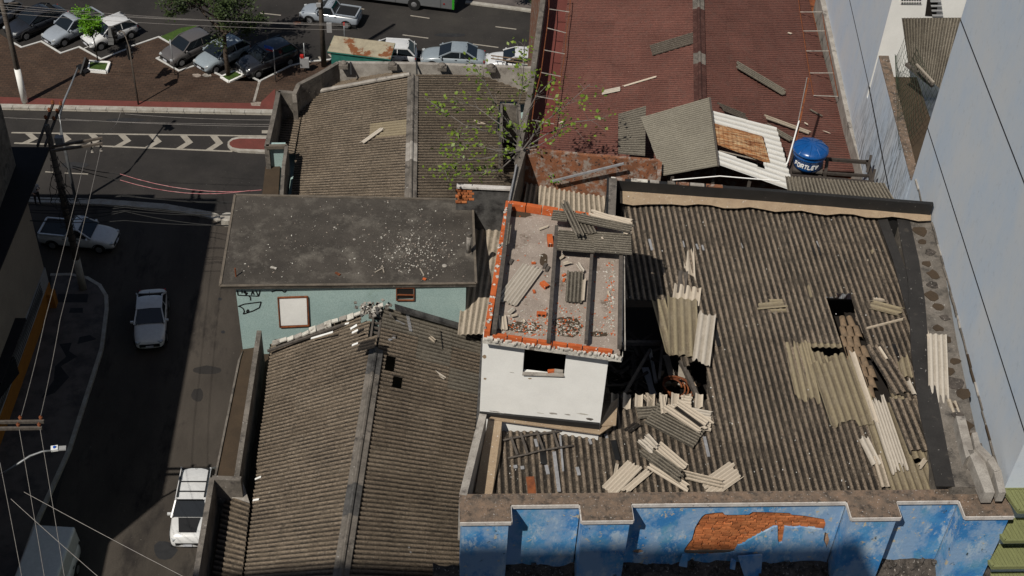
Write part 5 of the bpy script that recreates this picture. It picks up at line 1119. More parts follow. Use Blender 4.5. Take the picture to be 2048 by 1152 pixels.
for q_, a, b, wv, pt, mt, lab, up_, j in D: loose(q_, a, b, wv, pt, M[mt], lab, up_, j=j)
for a, b, wd, mt in (((624, 679), (668, 666), .07, 'white'), ((703, 660), (716, 652), .1, 'white'), ((706, 668), (718, 662), .08, 'white'), ((706, 693), (718, 688), .08, 'white'), ((692, 650), (700, 648), .06, 'white')): plate(fb, eqL, a, b, wd, M[mt], 'plaster_patch', .06, 3, .3)
for a, b, wd, mt in (((813, 628), (820, 664), .12, 'patch'), ((790, 642), (808, 650), .05, 'patch'), ((776, 682), (790, 676), .08, 'patch'), ((865, 640), (960, 672), .06, 'patch'), ((880, 664), (884, 700), .035, 'black'), ((816, 1095), (820, 1108), .05, 'patch')): plate(fb, qR, a, b, wd, M[mt], 'repair_tape', .05, 3, .2)
for a, b, wd in (((508, 1002), (520, 1000), .06), ((512, 960), (524, 955), .06)): plate(fb, eqL, a, b, wd, M['white'], 'plaster_patch', .05, 2, .2)
for a, b, wd, mt in (((1340, 192), (1382, 182), .35, 'redpave'), ((1468, 168), (1473, 184), .18, 'redpave'), ((1145, 200), (1162, 195), .12, 'redpave')): pass
# wire frames in the two side gutters
def frame(name, pts_in, pts_out, z, lab):
    t = thing(name, lab, 'frame', P(*pts_in[0], z)); m = MB()
    MB().tube([P(*p, z) for p in pts_in], .018, 5).build('side_rod', M['rust'], t)
    MB().tube([P(*p, z + .15) for p in pts_out], .018, 5).build('side_rod', M['rust'], t)
    for a, b in zip(pts_in, pts_out): MB().tube([P(*a, z), P(*b, z + .15)], .018, 5).build('cross_rod', M['conc_light'], t)
frame('gutter_frame', [(1141, -2), (1139, 24), (1133, 66), (1130, 108), (1122, 153), (1116, 200), (1108, 248)], [(1098, -4), (1098, 18), (1094, 56), (1088, 100), (1082, 145), (1070, 192), (1064, 240)], 23.85, 'rusty rod frame spanning the left gutter of the red roof')
frame('gutter_frame', [(1596, -10), (1600, 24), (1606, 62), (1612, 102), (1619, 146), (1627, 191)], [(1638, -10), (1645, 24), (1650, 62), (1658, 102), (1667, 146), (1676, 193)], 23.85, 'rusty rod frame spanning the right gutter beside the pale wall')
pr = MB(); wallpath(pr, [P(1641, -20, 24.1), P(1660, 60, 24.1), P(1700, 240, 24.1), P(1735, 360, 24.1)], .22, h=1); tag(pr.build('low_wall', M['conc_light']), 'low pinkish plastered wall along the foot of the tall pale building', 'wall')
# tank on timber stand
tx = P(1614, 330, 25.55); sc_ = .60
tk = thing('water_tank', 'round blue plastic water tank with ribbed lid and white lettering', 'water tank', tx)
MB().lathe(tx, [(.44 * 1, 0), (.455, .1), (.50, .42), (.53, .45), (.54, .50), (.52, .54), (.55, .60), (.55, .62)], 36).build('tank_body', M['tank'], tk, True)
MB().lathe(tx, [(.575, .60), (.575, .66), (.5, .74), (.32, .83), (.12, .88), (.02, .89)], 36).build('lid', M['tank'], tk, True)
for k in range(10):
    t = k * math.pi / 5; MB().tube([tx + Vector((r_ * math.cos(t), r_ * math.sin(t), h_)) for r_, h_ in ((.12, .885), (.32, .84), (.5, .75), (.57, .67))], .012, 4).build('lid_rib', M['tank'], tk)
word = 'FORTLEV'; lm = MB()
SEG = {'F': [(0, 0, 0, 1), (0, 1, .6, 1), (0, .5, .5, .5)], 'O': [(0, .15, 0, .85), (.6, .15, .6, .85), (0, 1, .6, 1), (0, 0, .6, 0)], 'R': [(0, 0, 0, 1), (0, 1, .6, 1), (.6, 1, .6, .5), (0, .5, .6, .5), (.25, .5, .65, 0)], 'T': [(.32, 0, .32, 1), (0, 1, .66, 1)], 'L': [(0, 0, 0, 1), (0, 0, .6, 0)], 'E': [(0, 0, 0, 1), (0, 1, .6, 1), (0, .5, .5, .5), (0, 0, .6, 0)], 'V': [(0, 1, .32, 0), (.32, 0, .66, 1)]}
for i, chh in enumerate(word):
    for x0, y0, x1, y1 in SEG[chh]:
        ps = []
        for s_ in (0, .5, 1):
            u = (x0 + (x1 - x0) * s_ + .16 * (y0 + (y1 - y0) * s_) + i * .88) * .135; v = .17 + (y0 + (y1 - y0) * s_) * .15; an = math.radians(200) + u / .5 ; rr_ = .463 + .115 * (v - .1) + .018
            ps.append((tx + Vector((rr_ * math.cos(an), rr_ * math.sin(an), v))))
        for a_, b_ in zip(ps, ps[1:]): lm.bar(a_, b_, .012, .034, Vector((0, 0, 1)) if abs(y1 - y0) < .3 else Vector((math.cos(an + 1.57), math.sin(an + 1.57), 0)))
lm.build('lettering', M['letter'], tk)
sd_ = thing('timber_stand', 'dark weathered timber stand that carries the blue tank over the red roof edge', 'stand', P(1640, 350, 24))
Z = 25.45
for a, b, w_, h_ in (((1578, 352), (1745, 366), .13, .1), ((1580, 342), (1740, 352), .08, .08), ((1650, 318), (1738, 325), .1, .1), ((1735, 322), (1744, 368), .13, .1), ((1655, 318), (1650, 350), .1, .12), ((1588, 300), (1580, 350), .1, .12)):
    MB().bar(P(*a, Z), P(*b, Z), w_, h_).build('beam', M['wood_d'], sd_)
MB().prism([P(1586, 340, Z + .09), P(1645, 345, Z + .09), P(1648, 312, Z + .09), P(1590, 308, Z + .09)], dz=.06).build('platform', M['wood'], sd_)
for a in ((1585, 358), (1668, 362), (1742, 372), (1640, 352)): MB().bar(P(*a, Z), P(*a, Z) - Vector((0, 0, 1.9)), .1, .1).build('post', M['wood_d'], sd_)
for a, b in (((1742, 310), (1734, 345)), ((1750, 338), (1742, 372))): MB().bar(P(*a, Z + .5), P(*b, Z + .05), .08, .08).build('brace', M['wood_d'], sd_)
tag(MB().bar(P(1617, 157, 26.3), P(1588, 300, 25.9), .06, .06).build('post', M['rust']), 'leaning rusty brown bar beside the blue tank', 'post')
tag(MB().tube([P(1598, 242, 26.2), P(1576, 322, 25.95), P(1572, 330, 25.9)], .025, 6).build('pipe', M['white']), 'thin white pipe rising along the rusty bar by the tank', 'pipe')
tag(MB().tube([P(1614, 300 - 145, 26.4), P(1608, 185, 26.3), P(1597, 240, 26.1)], .015, 5).build('cable', M['wirel']), 'thin grey cable wound round the top of the rusty bar', 'cable')
# ================================================================== VEHICLES
def paint(name, c, rough=.28): 
    if name not in M: M[name] = pl(name, c, rough, .5, .0, .8)
    return M[name]
def smoothstep(t): return t * t * (3 - 2 * t)
PROF = {  # x (fraction of length, rear -.5 .. front .5), body top z, half width factor
 'hatch': dict(st=[(-.5, .78, .80), (-.485, .95, .90), (-.40, 1.0, .98), (-.15, 1.0, 1), (.12, .99, 1), (.22, 1.0, .99), (.36, .93, .97), (.45, .80, .90), (.49, .66, .80), (.5, .5, .70)], gh=(.24, .06, -.36, -.475), H=1.50),
 'sedan': dict(st=[(-.5, .72, .78), (-.48, .93, .88), (-.36, 1.0, .96), (-.15, .99, 1), (.1, .98, 1), (.2, .99, .99), (.34, .92, .97), (.44, .80, .91), (.49, .66, .80), (.5, .48, .70)], gh=(.22, .03, -.22, -.37), H=1.45),
 'suv': dict(st=[(-.5, .85, .82), (-.485, 1.05, .92), (-.40, 1.1, .98), (-.15, 1.1, 1), (.12, 1.1, 1), (.24, 1.1, .99), (.38, 1.05, .97), (.46, .90, .91), (.495, .72, .82), (.5, .5, .74)], gh=(.24, .08, -.38, -.48), H=1.62),
 'pickup': dict(st=[(-.5, .90, .88), (-.49, .98, .94), (-.36, 1.0, .98), (-.15, 1.0, 1), (.1, 1.0, 1), (.2, 1.0, .99), (.34, .95, .97), (.44, .82, .91), (.49, .68, .81), (.5, .5, .72)], gh=(.22, .06, -.06, -.12), H=1.52),
 'van': dict(st=[(-.5, 1.0, .93), (-.495, 1.15, .97), (-.3, 1.15, 1), (0, 1.15, 1), (.2, 1.15, 1), (.34, 1.12, .99), (.42, 1.0, .96), (.47, .85, .90), (.495, .7, .82), (.5, .5, .76)], gh=(.38, .24, -.49, -.498), H=2.2)}
def car(label, cat, px, py, yaw, kind, col, L=4.0, Wd=1.7, rack=False, cutr=True, z0=0, group='parked cars', base=None, extra=None):
    pr = PROF[kind]; hw = Wd / 2; o0 = base if base is not None else P(px, py, z0); R_ = Matrix.Rotation(math.radians(yaw), 3, 'Z')
    T = lambda x, y, z: o0 + R_ @ Vector((x, y, z))
    nm = {'pickup': 'pickup_truck', 'van': 'delivery_van'}.get(kind, 'car'); t = thing(nm, label, cat, o0, group); t.rotation_euler = (0, 0, 0)
    vs = []; fs = []; cs = None; H = pr['H']; a, b, c, d = pr['gh']
    for xf, zt, wf in pr['st']:
        x = xf * L; w_ = hw * wf; zl = .24 if abs(xf) < .46 else .3
        half = [(0, zt), (w_ * .6, zt - .01), (w_ * .88, zt - .045), (w_ * .985, zt - .16), (w_, (zt + zl) * .5), (w_ * .97, zl + .1), (w_ * .88, zl)]
        ring = half + [(-y, z) for y, z in half[:0:-1]]; cs = len(ring); vs += [T(x, y, z) for y, z in ring]
    ns = len(pr['st'])
    for i in range(ns - 1):
        for j in range(cs): fs.append((i * cs + j, i * cs + (j + 1) % cs, (i + 1) * cs + (j + 1) % cs, (i + 1) * cs + j))
    fs.append(tuple(range(cs))[::-1]); fs.append(tuple((ns - 1) * cs + j for j in range(cs)))
    bd = mesh('body', vs, fs, col, t, True)
    sub = bd.modifiers.new('s', 'SUBSURF'); sub.levels = 1; sub.render_levels = 1
    zb = 1.0 if kind != 'suv' else 1.1; zb = 1.15 if kind == 'van' else zb
    xs_ = [d * L, c * L, b * L, a * L]; wb, wt = hw * .93, hw * .76 if kind != 'van' else hw * .86
    # roof shell
    vs = []; n1, n2 = 6, 6
    for i in range(n1 + 1):
        for j in range(n2 + 1):
            u, v = i / n1, j / n2 * 2 - 1; x = xs_[1] + (xs_[2] - xs_[1]) * u; vs.append(T(x, wt * v, H - .035 * v * v - .05 * (2 * u - 1) ** 2 - (.03 if i == 0 else 0)))
    fs = [(i * (n2 + 1) + j, (i + 1) * (n2 + 1) + j, (i + 1) * (n2 + 1) + j + 1, i * (n2 + 1) + j + 1) for i in range(n1) for j in range(n2)]
    N = len(vs); vs += [v - Vector((0, 0, .05)) for v in vs]; fs += [tuple(x + N for x in f[::-1]) for f in fs]
    mesh('roof', vs, fs, col, t, True)
    ht_ = H - .085
    def pane(name, q, nrm_out):
        q = [T(*p) for p in q]; c_ = sum(q, Vector()) / 4; q = [c_ + (p - c_) * .94 for p in q]; n = (q[1] - q[0]).cross(q[2] - q[0]).normalized()
        if n.dot(R_ @ Vector(nrm_out)) < 0: q.reverse(); n = -n
        return mesh(name, q + [p - n * .02 for p in q], [(0, 1, 2, 3)] + [((i + 1) % 4, i, i + 4, (i + 1) % 4 + 4) for i in range(4)], M['glass'], t)
    pane('windshield', [(xs_[3], wb * .96, zb), (xs_[3], -wb * .96, zb), (xs_[2], -wt, ht_ + .02), (xs_[2], wt, ht_ + .02)], (1, 0, .3))
    pane('rear_window', [(xs_[0], wb * .93, zb), (xs_[0], -wb * .93, zb), (xs_[1], -wt, ht_ + .02), (xs_[1], wt, ht_ + .02)], (-1, 0, .3))
    xm = (xs_[1] + xs_[2]) / 2 - .05
    for s in (1, -1):
        y0, y1 = s * (wb + .012), s * (wt + .012); xb = xs_[3] - .12; xr = xs_[0] + .1
        if kind == 'pickup': pane('side_window', [(xb, y0, zb), (xr + .1, y0, zb), (xs_[1] + .05, y1, ht_), (xs_[2], y1, ht_)], (0, s, 0))
        elif kind == 'van': pane('side_window', [(xb, y0, zb), (xb - .9, y0, zb), (xb - .9, y1, ht_), (xs_[2], y1, ht_)], (0, s, 0))
        else:
            pane('side_window', [(xb, y0, zb), (xm, y0, zb), (xm, y1, ht_), (xs_[2] - .02, y1, ht_)], (0, s, 0)); pane('side_window', [(xm - .04, y0, zb), (xr, y0, zb), (xs_[1] + .05, y1, ht_), (xm - .04, y1, ht_)], (0, s, 0))
    # cabin core so that no light passes between the panes
    core = MB(); cv = [T(x, y, z) for x, y, z in ((xs_[0], wb * .9, zb - .1), (xs_[0], -wb * .9, zb - .1), (xs_[3], -wb * .93, zb - .1), (xs_[3], wb * .93, zb - .1), (xs_[1], wt * .97, ht_), (xs_[1], -wt * .97, ht_), (xs_[2], -wt * .97, ht_), (xs_[2], wt * .97, ht_))]
    core.add(cv, [(0, 1, 5, 4), (1, 2, 6, 5), (2, 3, 7, 6), (3, 0, 4, 7), (4, 5, 6, 7)])
    core.build('cabin', col if kind in ('van',) else M['trimk'], t)
    pm = MB()
    for s in (1, -1):
        for p, q in (((xs_[3], wb, zb), (xs_[2], wt, ht_)), ((xs_[0], wb, zb), (xs_[1], wt, ht_)), ((xs_[1], wt, ht_ + .02), (xs_[2], wt, ht_ + .02))):
            pm.bar(T(p[0], p[1] * s, p[2]), T(q[0], q[1] * s, q[2]), .07, .07)
        if kind not in ('pickup', 'van'): pm.bar(T(xm - .02, wb * s, zb), T(xm - .02, wt * s, ht_), .05, .03)
    pm.build('window_pillar', col, t)
    for s in (1, -1):
        for xw in (.31 * L, -.31 * L):
            rm = Matrix.Rotation(math.radians(yaw), 3, 'Z'); cw = T(xw, s * (hw - .10), .30)
            tyre = MB().lathe(cw, [(.20, -.10), (.29, -.105), (.315, -.07), (.315, .07), (.29, .105), (.20, .10)], 20, 'Y', rm).build('wheel', M['tyre'], t, False)
            rmm = MB().lathe(T(xw, s * (hw + .002), .30), [(.02, -.015), (.19, -.012), (.2, .012), (.02, .012)], 14, 'Y', rm)
            ro = rmm.build('rim', M['rim'], tyre); ro.location = ro.location
            ar = MB(); k0 = []
            for k in range(11):
                an = math.pi * k / 10; k0.append((xw + .37 * math.cos(an), .30 + .37 * math.sin(an)))
            for (x1, z1_), (x2, z2_) in zip(k0, k0[1:]): ar.bar(T(x1, s * (hw - .03), z1_), T(x2, s * (hw - .03), z2_), .09, .05)
            ar.build('wheel_arch', M['trimk'], t)
        MB().box(T(.458 * L, s * hw * .64, .66 if kind != 'suv' else .73), .20, .30, .10, math.radians(yaw - s * 30)).build('headlight', M['lampg'], t)
        MB().box(T(-.478 * L, s * hw * .72, .72), .08, .22, .14, math.radians(yaw + s * 14)).build('tail_light', M['taill'], t)
        mi = MB(); mi.box(T(xs_[3] - .2, s * (hw + .06), zb + .02), .10, .17, .10, math.radians(yaw)); mi.build('mirror', col, t)
        for hx_ in ((xm + .25), (xm - .55)): MB().box(T(hx_, s * (hw + .008), .86), .16, .02, .035, math.radians(yaw)).build('door_handle', M['trimk'], t)
    MB().box(T(.492 * L, 0, .50), .06, Wd * .62, .18, math.radians(yaw)).build('grille', M['trimk'], t)
    MB().box(T(.503 * L, 0, .44), .03, .40, .12, math.radians(yaw)).build('number_plate', M['plate'], t)
    MB().box(T(-.503 * L, 0, .62), .03, .40, .12, math.radians(yaw)).build('number_plate', M['plate'], t)
    sk_ = MB(); sk_.box(T(0, 0, .23), L * .94, Wd * .9, .1, math.radians(yaw)); sk_.build('underbody', M['trimk'], t)
    if kind == 'pickup':
        m = MB(); x0, x1 = -.47 * L, d * L - .05
        m.box(T((x0 + x1) / 2, 0, 1.0), x1 - x0, Wd * .82, .05, math.radians(yaw)); m.build('load_bed', M['trimk'], t)
        m = MB()
        for p, q in (((x0, hw * .88), (x1, hw * .9)), ((x0, -hw * .88), (x1, -hw * .9)), ((x0, hw * .88), (x0, -hw * .88))): m.bar(T(p[0], p[1], 1.03), T(q[0], q[1], 1.03), .1, .1)
        m.build('bed_rim', col, t)
    if kind == 'van':
        m = MB(); m.box(T(-.13 * L, 0, (H + 1.1) / 2), .73 * L, Wd * .96, H - 1.1 + .02, math.radians(yaw)); bx = m.build('cargo_box', col, t)
        bv = bx.modifiers.new('b', 'BEVEL'); bv.width = .12; bv.segments = 3
    if rack:
        m = MB()
        for s in (1, -1): m.bar(T(xs_[1] + .1, s * wt * .93, H + .03), T(xs_[2] - .1, s * wt * .93, H + .03), .05, .05)
        for u in rack: m.bar(T(u * L, wt * .9, H + .05), T(u * L, -wt * .9, H + .05), .05, .03)
        m.build('roof_rack', M['trimk'], t)
    MB().tube([T(xs_[1] + .12, 0, H - .02), T(xs_[1] - .05, 0, H + .14)], .012, 4).build('antenna', M['trimk'], t)
    if extra == 'hood': 
        q = [T(x, y, z) for x, y, z in ((.245 * L, .5, 1.135), (.245 * L, -.5, 1.135), (.43 * L, -.38, 1.03), (.43 * L, .38, 1.03))]; mesh('hood_decal', q, [(3, 2, 1, 0)], M['trimk'], t)
    return t
def yaw_of(a, b, z=0): v = P(*b, z) - P(*a, z); return math.degrees(math.atan2(v.y, v.x))
W_ = paint('white_car_paint', (.62, .62, .62)); SV = paint('silver_car_paint', (.28, .31, .35)); GR = paint('graphite_car_paint', (.10, .092, .09)); DK = paint('black_car_paint', (.018, .02, .026)); LB = paint('pale_blue_car_paint', (.25, .29, .32)); MG = paint('mid_grey_car_paint', (.17, .18, .2))
car('white sedan driving towards the camera in the middle of the shaded side street', 'car', 0, 0, -84, 'sedan', W_, 4.25, 1.70, base=Vector((-14.5, 54.1, 0)), group='cars on the side street')
car('white SUV with black roof bars and black hood patch beside the cornice', 'car', 0, 0, -91, 'suv', W_, 4.2, 1.78, rack=(-.16, -.02, .10), base=Vector((-10.6, 41.0, 0)), group='cars on the side street', extra='hood')
car('white delivery van parked at the lower left kerb in shade', 'van', 0, 0, -95, 'van', W_, 5.0, 1.95, base=Vector((-16.5, 36.3, 0)), group='cars on the side street')
car('white pickup turning right below the utility pole in shade', 'pickup truck', 0, 0, -8, 'pickup', W_, 4.4, 1.66, base=Vector((-19.6, 61.1, 0)), group='cars on the side street')
pk = [
 ('white hatchback parked behind the small lime green tree', 'hatch', W_, (182, 95), (270, 62), 3.8, 1.65),
 ('silver and white pickup parked left of the white hatchback', 'pickup', SV, (104, 90), (205, 45), 4.5, 1.66),
 ('black car parked left of the silver pickup', 'sedan', DK, (28, 76), (130, 35), 4.5, 1.75),
 ('dark grey hatchback cut off at the upper left corner', 'hatch', MG, (-45, 66), (45, 20), 4.0, 1.7),
 ('graphite hatchback parked behind the thin sign post', 'hatch', GR, (340, 128), (430, 88), 4.0, 1.72),
 ('pale blue grey hatchback parked behind the tree trunk', 'hatch', LB, (408, 142), (502, 97), 3.95, 1.72),
 ('black SUV parked at the right end of the angled row by the blue street sign', 'suv', DK, (492, 150), (588, 112), 4.2, 1.78)]
for lab, kd, cl, a, b, L_, w_ in pk:
    A, B = P(*a, 0), P(*b, 0); yw = math.degrees(math.atan2(A.y - B.y, A.x - B.x)); dr = (A - B).normalized()
    car(lab, 'car' if kd != 'pickup' else 'pickup truck', 0, 0, yw, kd, cl, L_, w_, base=A - dr * (L_ / 2 - .35) + Vector((0, 0, .0)), group='cars parked in the angled bays')
av = yaw_of((663, 50), (720, 58))
car('silver pickup with muddy wheels driving along the avenue', 'pickup truck', 0, 0, av + 180, 'pickup', SV, 4.4, 1.66, base=P(662, 42, 0), group='vehicles on the avenue')
av2 = yaw_of((850, 120), (960, 126))
car('white hatchback partly hidden by the rusty kiosk roof', 'car', 0, 0, av2 + 180, 'hatch', W_, 3.9, 1.68, base=P(778, 122, 0), group='vehicles on the avenue')
car('silver sedan parked just beyond the grey rear parapet', 'car', 0, 0, av2 + 180, 'sedan', LB, 4.5, 1.72, base=P(906, 128, 0), group='vehicles on the avenue')
cw_ = car('white car carrying a long wooden ladder beyond the right end of the parapet', 'car', 0, 0, av2 + 180, 'sedan', W_, 4.4, 1.7, base=P(1032, 138, 0), group='vehicles on the avenue')
lt2 = thing('ladder', 'long wooden ladder tied on the roof of the white car by the sapling', 'ladder', P(1030, 120, 1.55))
for dy in (0, 6): MB().bar(P(982, 111 + dy, 1.6), P(1072, 123 + dy, 1.6), .06, .06).build('rail', M['terracotta'], lt2)
for k in range(9): MB().bar(P(986 + k * 10, 112 + k * 1.3, 1.62), P(986 + k * 10, 118 + k * 1.3, 1.62), .04, .03).build('rung', M['terracotta'], lt2)
# bus
bA, bB = P(700, 4, 0), P(908, 30, 0); bd_ = (bB - bA).normalized(); bn = Vector((-bd_.y, bd_.x, 0)); M['busgrey'] = paint('bus_grey_paint', (.12, .125, .13)); M['teal'] = paint('bus_teal_paint', (.0, .35, .36)); M['busgreen'] = paint('bus_green_paint', (.06, .55, .04))
bus = thing('bus', 'grey city bus with teal swoosh and bright green rear edge on the avenue', 'bus', bB - bd_ * 5)
q = [bB, bB - bd_ * 11, bB - bd_ * 11 + bn * 2.5, bB + bn * 2.5]
b_ = MB().prism([Vector((p.x, p.y, 3.1)) for p in q], bot=.38).build('body', M['busgrey'], bus); bv = b_.modifiers.new('b', 'BEVEL'); bv.width = .1; bv.segments = 3
def side(u, z, o=.01): return bB - bd_ * u - bn * o + Vector((0, 0, z))
def spanel(name, us, mat, o=.012, parent=None):
    vs = [side(u, z, o) for u, z in us]; return mesh(name, vs + [v + bn * .03 for v in vs], [tuple(range(len(vs))) , tuple(range(len(vs)))[::-1]] + [(i, (i + 1) % len(vs), (i + 1) % len(vs) + len(vs), i + len(vs)) for i in range(len(vs))], mat, bus)
for k in range(6): spanel('window', [(1 + k * 1.6, 1.7), (2.5 + k * 1.6, 1.7), (2.5 + k * 1.6, 2.6), (1 + k * 1.6, 2.6)], M['glass'])
spanel('swoosh', [(1.6, 1.02), (3, 1.22), (4.6, 1.30), (6.5, 1.22), (6.5, 1.42), (4.2, 1.5), (2.6, 1.38)], M['teal'])
spanel('side_stripe', [(5.6, .82), (8.4, .92), (9.6, 1.2), (8.2, 1.12)], M['teal'], .014); spanel('side_stripe', [(6.2, .70), (8.4, .78), (9.8, 1.0), (8.4, .88)], M['letter'], .014)
spanel('green_edge', [(.0, .45), (.16, .45), (.16, 3.0), (0, 3.0)], M['busgreen'], .02)
for k in range(5): spanel('side_panel_seam', [(1 + k * 1.7, .45), (1.02 + k * 1.7, .45), (1.02 + k * 1.7, 1.6), (1 + k * 1.7, 1.6)], M['trimk'], .015)
for u in (3.0, 9.2):
    rm = Matrix.Rotation(math.atan2(bd_.y, bd_.x), 3, 'Z'); c = bB - bd_ * u + bn * .08 + Vector((0, 0, .48))
    ty = MB().lathe(c, [(.3, -.15), (.46, -.15), (.48, -.1), (.48, .12), (.3, .15)], 22, 'Y', rm).build('wheel', M['tyre'], bus); MB().lathe(c - bn * .14, [(.05, -.05), (.12, -.05), (.24, .0), (.28, .02), (.05, .03)], 16, 'Y', rm).build('rim', M['rim'], ty)
for u, col_ in ((.7, 'taill'), (5.3, 'taill')): spanel('side_marker', [(u, .75), (u + .12, .75), (u + .12, .87), (u, .87)], M[col_], .02)
# kiosk
kq = [P(655, 102, 2.4), P(781, 118, 2.4), P(790, 86, 2.55), P(668, 71, 2.55)]
ki = thing('street_kiosk', 'street kiosk with peeling rusty flat roof and green metal sides', 'kiosk', P(700, 125, 0))
MB().prism(kq, dz=.06).build('roof', M['kiosk'], ki)
c0 = sum(kq, Vector()) / 4; kb = [c0 + (p - c0) * .9 for p in kq]; MB().prism([Vector((p.x, p.y, 2.33)) for p in kb], bot=.1).build('body', M['kioskg'], ki)
fr_ = MB()
for a, b in zip(kq, kq[1:] + kq[:1]): fr_.bar(a - Vector((0, 0, .07)), b - Vector((0, 0, .07)), .05, .08)
fr_.build('roof_frame', M['kioskg'], ki)
for k in range(5): 
    a = kb[0].lerp(kb[1], .08 + k * .17); b = kb[0].lerp(kb[1], .2 + k * .17); MB().prism([Vector((a.x, a.y - .02, 1.2)), Vector((b.x, b.y - .02, 1.2)), Vector((b.x, b.y + .02, 1.2)), Vector((a.x, a.y + .02, 1.2))], bot=.3).build('shutter_panel', M['signred'] if k % 2 else M['letter'], ki)
# ================================================================== POLES, SIGNS, CABLES
def vtop(base, px, py):                                          # height of the vertical through base seen at row py
    lo, hi = 0, 25
    for _ in range(40):
        m_ = (lo + hi) / 2
        if pix(base + Vector((0, 0, m_)))[1] > py: lo = m_
        else: hi = m_
    return lo
def insul(parent, p, s=1.0):
    MB().lathe(p, [(.05 * s, 0), (.09 * s, .05 * s), (.05 * s, .09 * s), (.1 * s, .14 * s), (.05 * s, .2 * s), (.03 * s, .24 * s)], 9).build('insulator', M['rust'], parent)
b0 = P(50, 205, .12); pl1 = thing('utility_pole', 'round concrete pole with white painted base standing on the red strip at left', 'pole', b0)
MB().tube([b0, b0 + Vector((0, 0, 10.5))], [.2, .12], 14).build('shaft', M['ppole'], pl1, True); MB().tube([b0, b0 + Vector((0, 0, 2.6))], [.212, .196], 14).build('painted_base', M['white'], pl1, True)
for z_ in (7.2, 7.9): MB().bar(b0 + Vector((-.9, 0, z_)), b0 + Vector((.9, .3, z_)), .08, .1).build('crossarm', M['wood'], pl1)
b0 = P(166, 577, .13); up_ = thing('utility_pole', 'dark utility pole with crossed arms, white base and tangled cables at the street corner', 'pole', b0)
MB().tube([b0, b0 + Vector((0, 0, 11.0))], [.2, .14], 14).build('shaft', M['wood'], up_, True); MB().tube([b0, b0 + Vector((0, 0, 2.2))], [.215, .2], 14).build('painted_base', M['kerb'], up_, True)
for (a, b, z_) in (((75, 292), (106, 208), 10.6), ((90, 292), (122, 210), 10.6)):
    MB().bar(P(*a, z_), P(*b, z_), .10, .12).build('crossarm', M['wood_d'], up_); insul(up_, P(*b, z_ + .05)); insul(up_, P(b[0] - 7, b[1] + 15, z_ + .05)); insul(up_, P(b[0] - 14, b[1] + 30, z_ + .05))
for (a, b, z_) in (((100, 294), (205, 276), 9.9), ((102, 302), (205, 287), 9.9)):
    MB().bar(P(*a, z_), P(*b, z_), .11, .12).build('crossarm', M['ppole'], up_)
    for f_ in (.78, .95): p = P(a[0] + (b[0] - a[0]) * f_, a[1] + (b[1] - a[1]) * f_, z_ - .1); MB().lathe(p, [(.04, -.5), (.09, -.42), (.05, -.36), (.09, -.28), (.05, -.2), (.04, 0)], 8).build('insulator', M['conc_light'], up_)
MB().box(P(119, 281, 9.3), .4, .3, .5).build('control_box', M['greywash'], up_)
tk_ = MB(); r = random.Random(9)
for k in range(16):
    z0_ = r.uniform(5.5, 9); a = b0 + Vector((r.uniform(-.25, .25), r.uniform(-.2, .2), z0_)); pts = [a]
    for i in range(5): pts.append(pts[-1] + Vector((r.uniform(-.3, .3), r.uniform(-.2, .2), r.uniform(-.7, .1))))
    tk_.tube(pts, .018, 4)
for k in range(14): z_ = 3 + k * .45; tk_.tube([b0 + Vector((.22 * math.cos(t), .22 * math.sin(t), z_ + .02 * t)) for t in range(8)], .02, 4)
tk_.build('tangled_cable', M['wire'], up_)
# street lamp with curved arm
b0 = P(152, 402, .13); sl2 = thing('street_lamp', 'grey street lamp with bent arm and flat head above the corner', 'street lamp', b0)
hv = vtop(b0, 0, 262); V0 = b0 + Vector((0, 0, hv)); gs = P(363, 250, 0); bz = min((abs((P(157, 133, z_ * .1) + SD * (z_ * .1 / -SD.z)).y - gs.y), z_ * .1) for z_ in range(50, 110))[1]; Tp = P(157, 133, bz)
arm = [b0, V0, V0.lerp(Tp, .14) + Vector((-.12, 0, .5)), V0.lerp(Tp, .35) + Vector((-.12, -.1, .45)), V0.lerp(Tp, .65) + Vector((-.05, 0, .25)), Tp]; pass
MB().tube(arm, [.10, .08, .075, .065, .055, .05], 10).build('shaft', M['metal'], sl2, True)
MB().bar(P(157, 131, bz), P(176, 145, bz - .1), .34, .12).build('lamp_head', M['black'], sl2); MB().bar(P(164, 150, bz - .3), P(174, 118, bz + .3), .1, .5).build('panel', M['black'], sl2)
b0 = P(-40, 980, .13); s3 = thing('street_lamp', 'curved white street lamp arm reaching over the lower left pavement', 'street lamp', b0)
MB().tube([b0, b0 + Vector((0, 0, 7.2)), P(0, 950, 8.0), P(35, 928, 8.3), P(60, 912, 8.4), P(85, 903, 8.45), P(104, 901, 8.45)], [.1, .07, .05, .05, .05, .045, .04], 9).build('shaft', M['metal'], s3, True)
MB().bar(P(102, 898, 8.5), P(116, 896, 8.5), .24, .12).build('lamp_head', M['letter'], s3); MB().bar(P(116, 897, 8.48), P(132, 896, 8.46), .22, .06).build('lamp_glass', M['greywash'], s3); MB().lathe(P(109, 895, 8.56), [(.06, 0), (.06, .05)], 10).build('photocell', M['signblue'], s3)
b0 = P(-60, 880, .13); u3 = thing('utility_pole', 'utility pole outside the left edge whose double wooden crossarm carries two wires', 'pole', b0)
MB().tube([b0, b0 + Vector((0, 0, 10.4))], [.2, .14], 12).build('shaft', M['wood'], u3, True)
zc_ = 10.0
for a, b in (((-60, 845), (88, 843)), ((-60, 858), (84, 856))): MB().bar(P(*a, zc_), P(*b, zc_), .1, .13).build('crossarm', M['wood'], u3)
for x, y in ((41, 838), (82, 838), (37, 852), (79, 852)): insul(u3, P(x, y, zc_ + .06), .8)
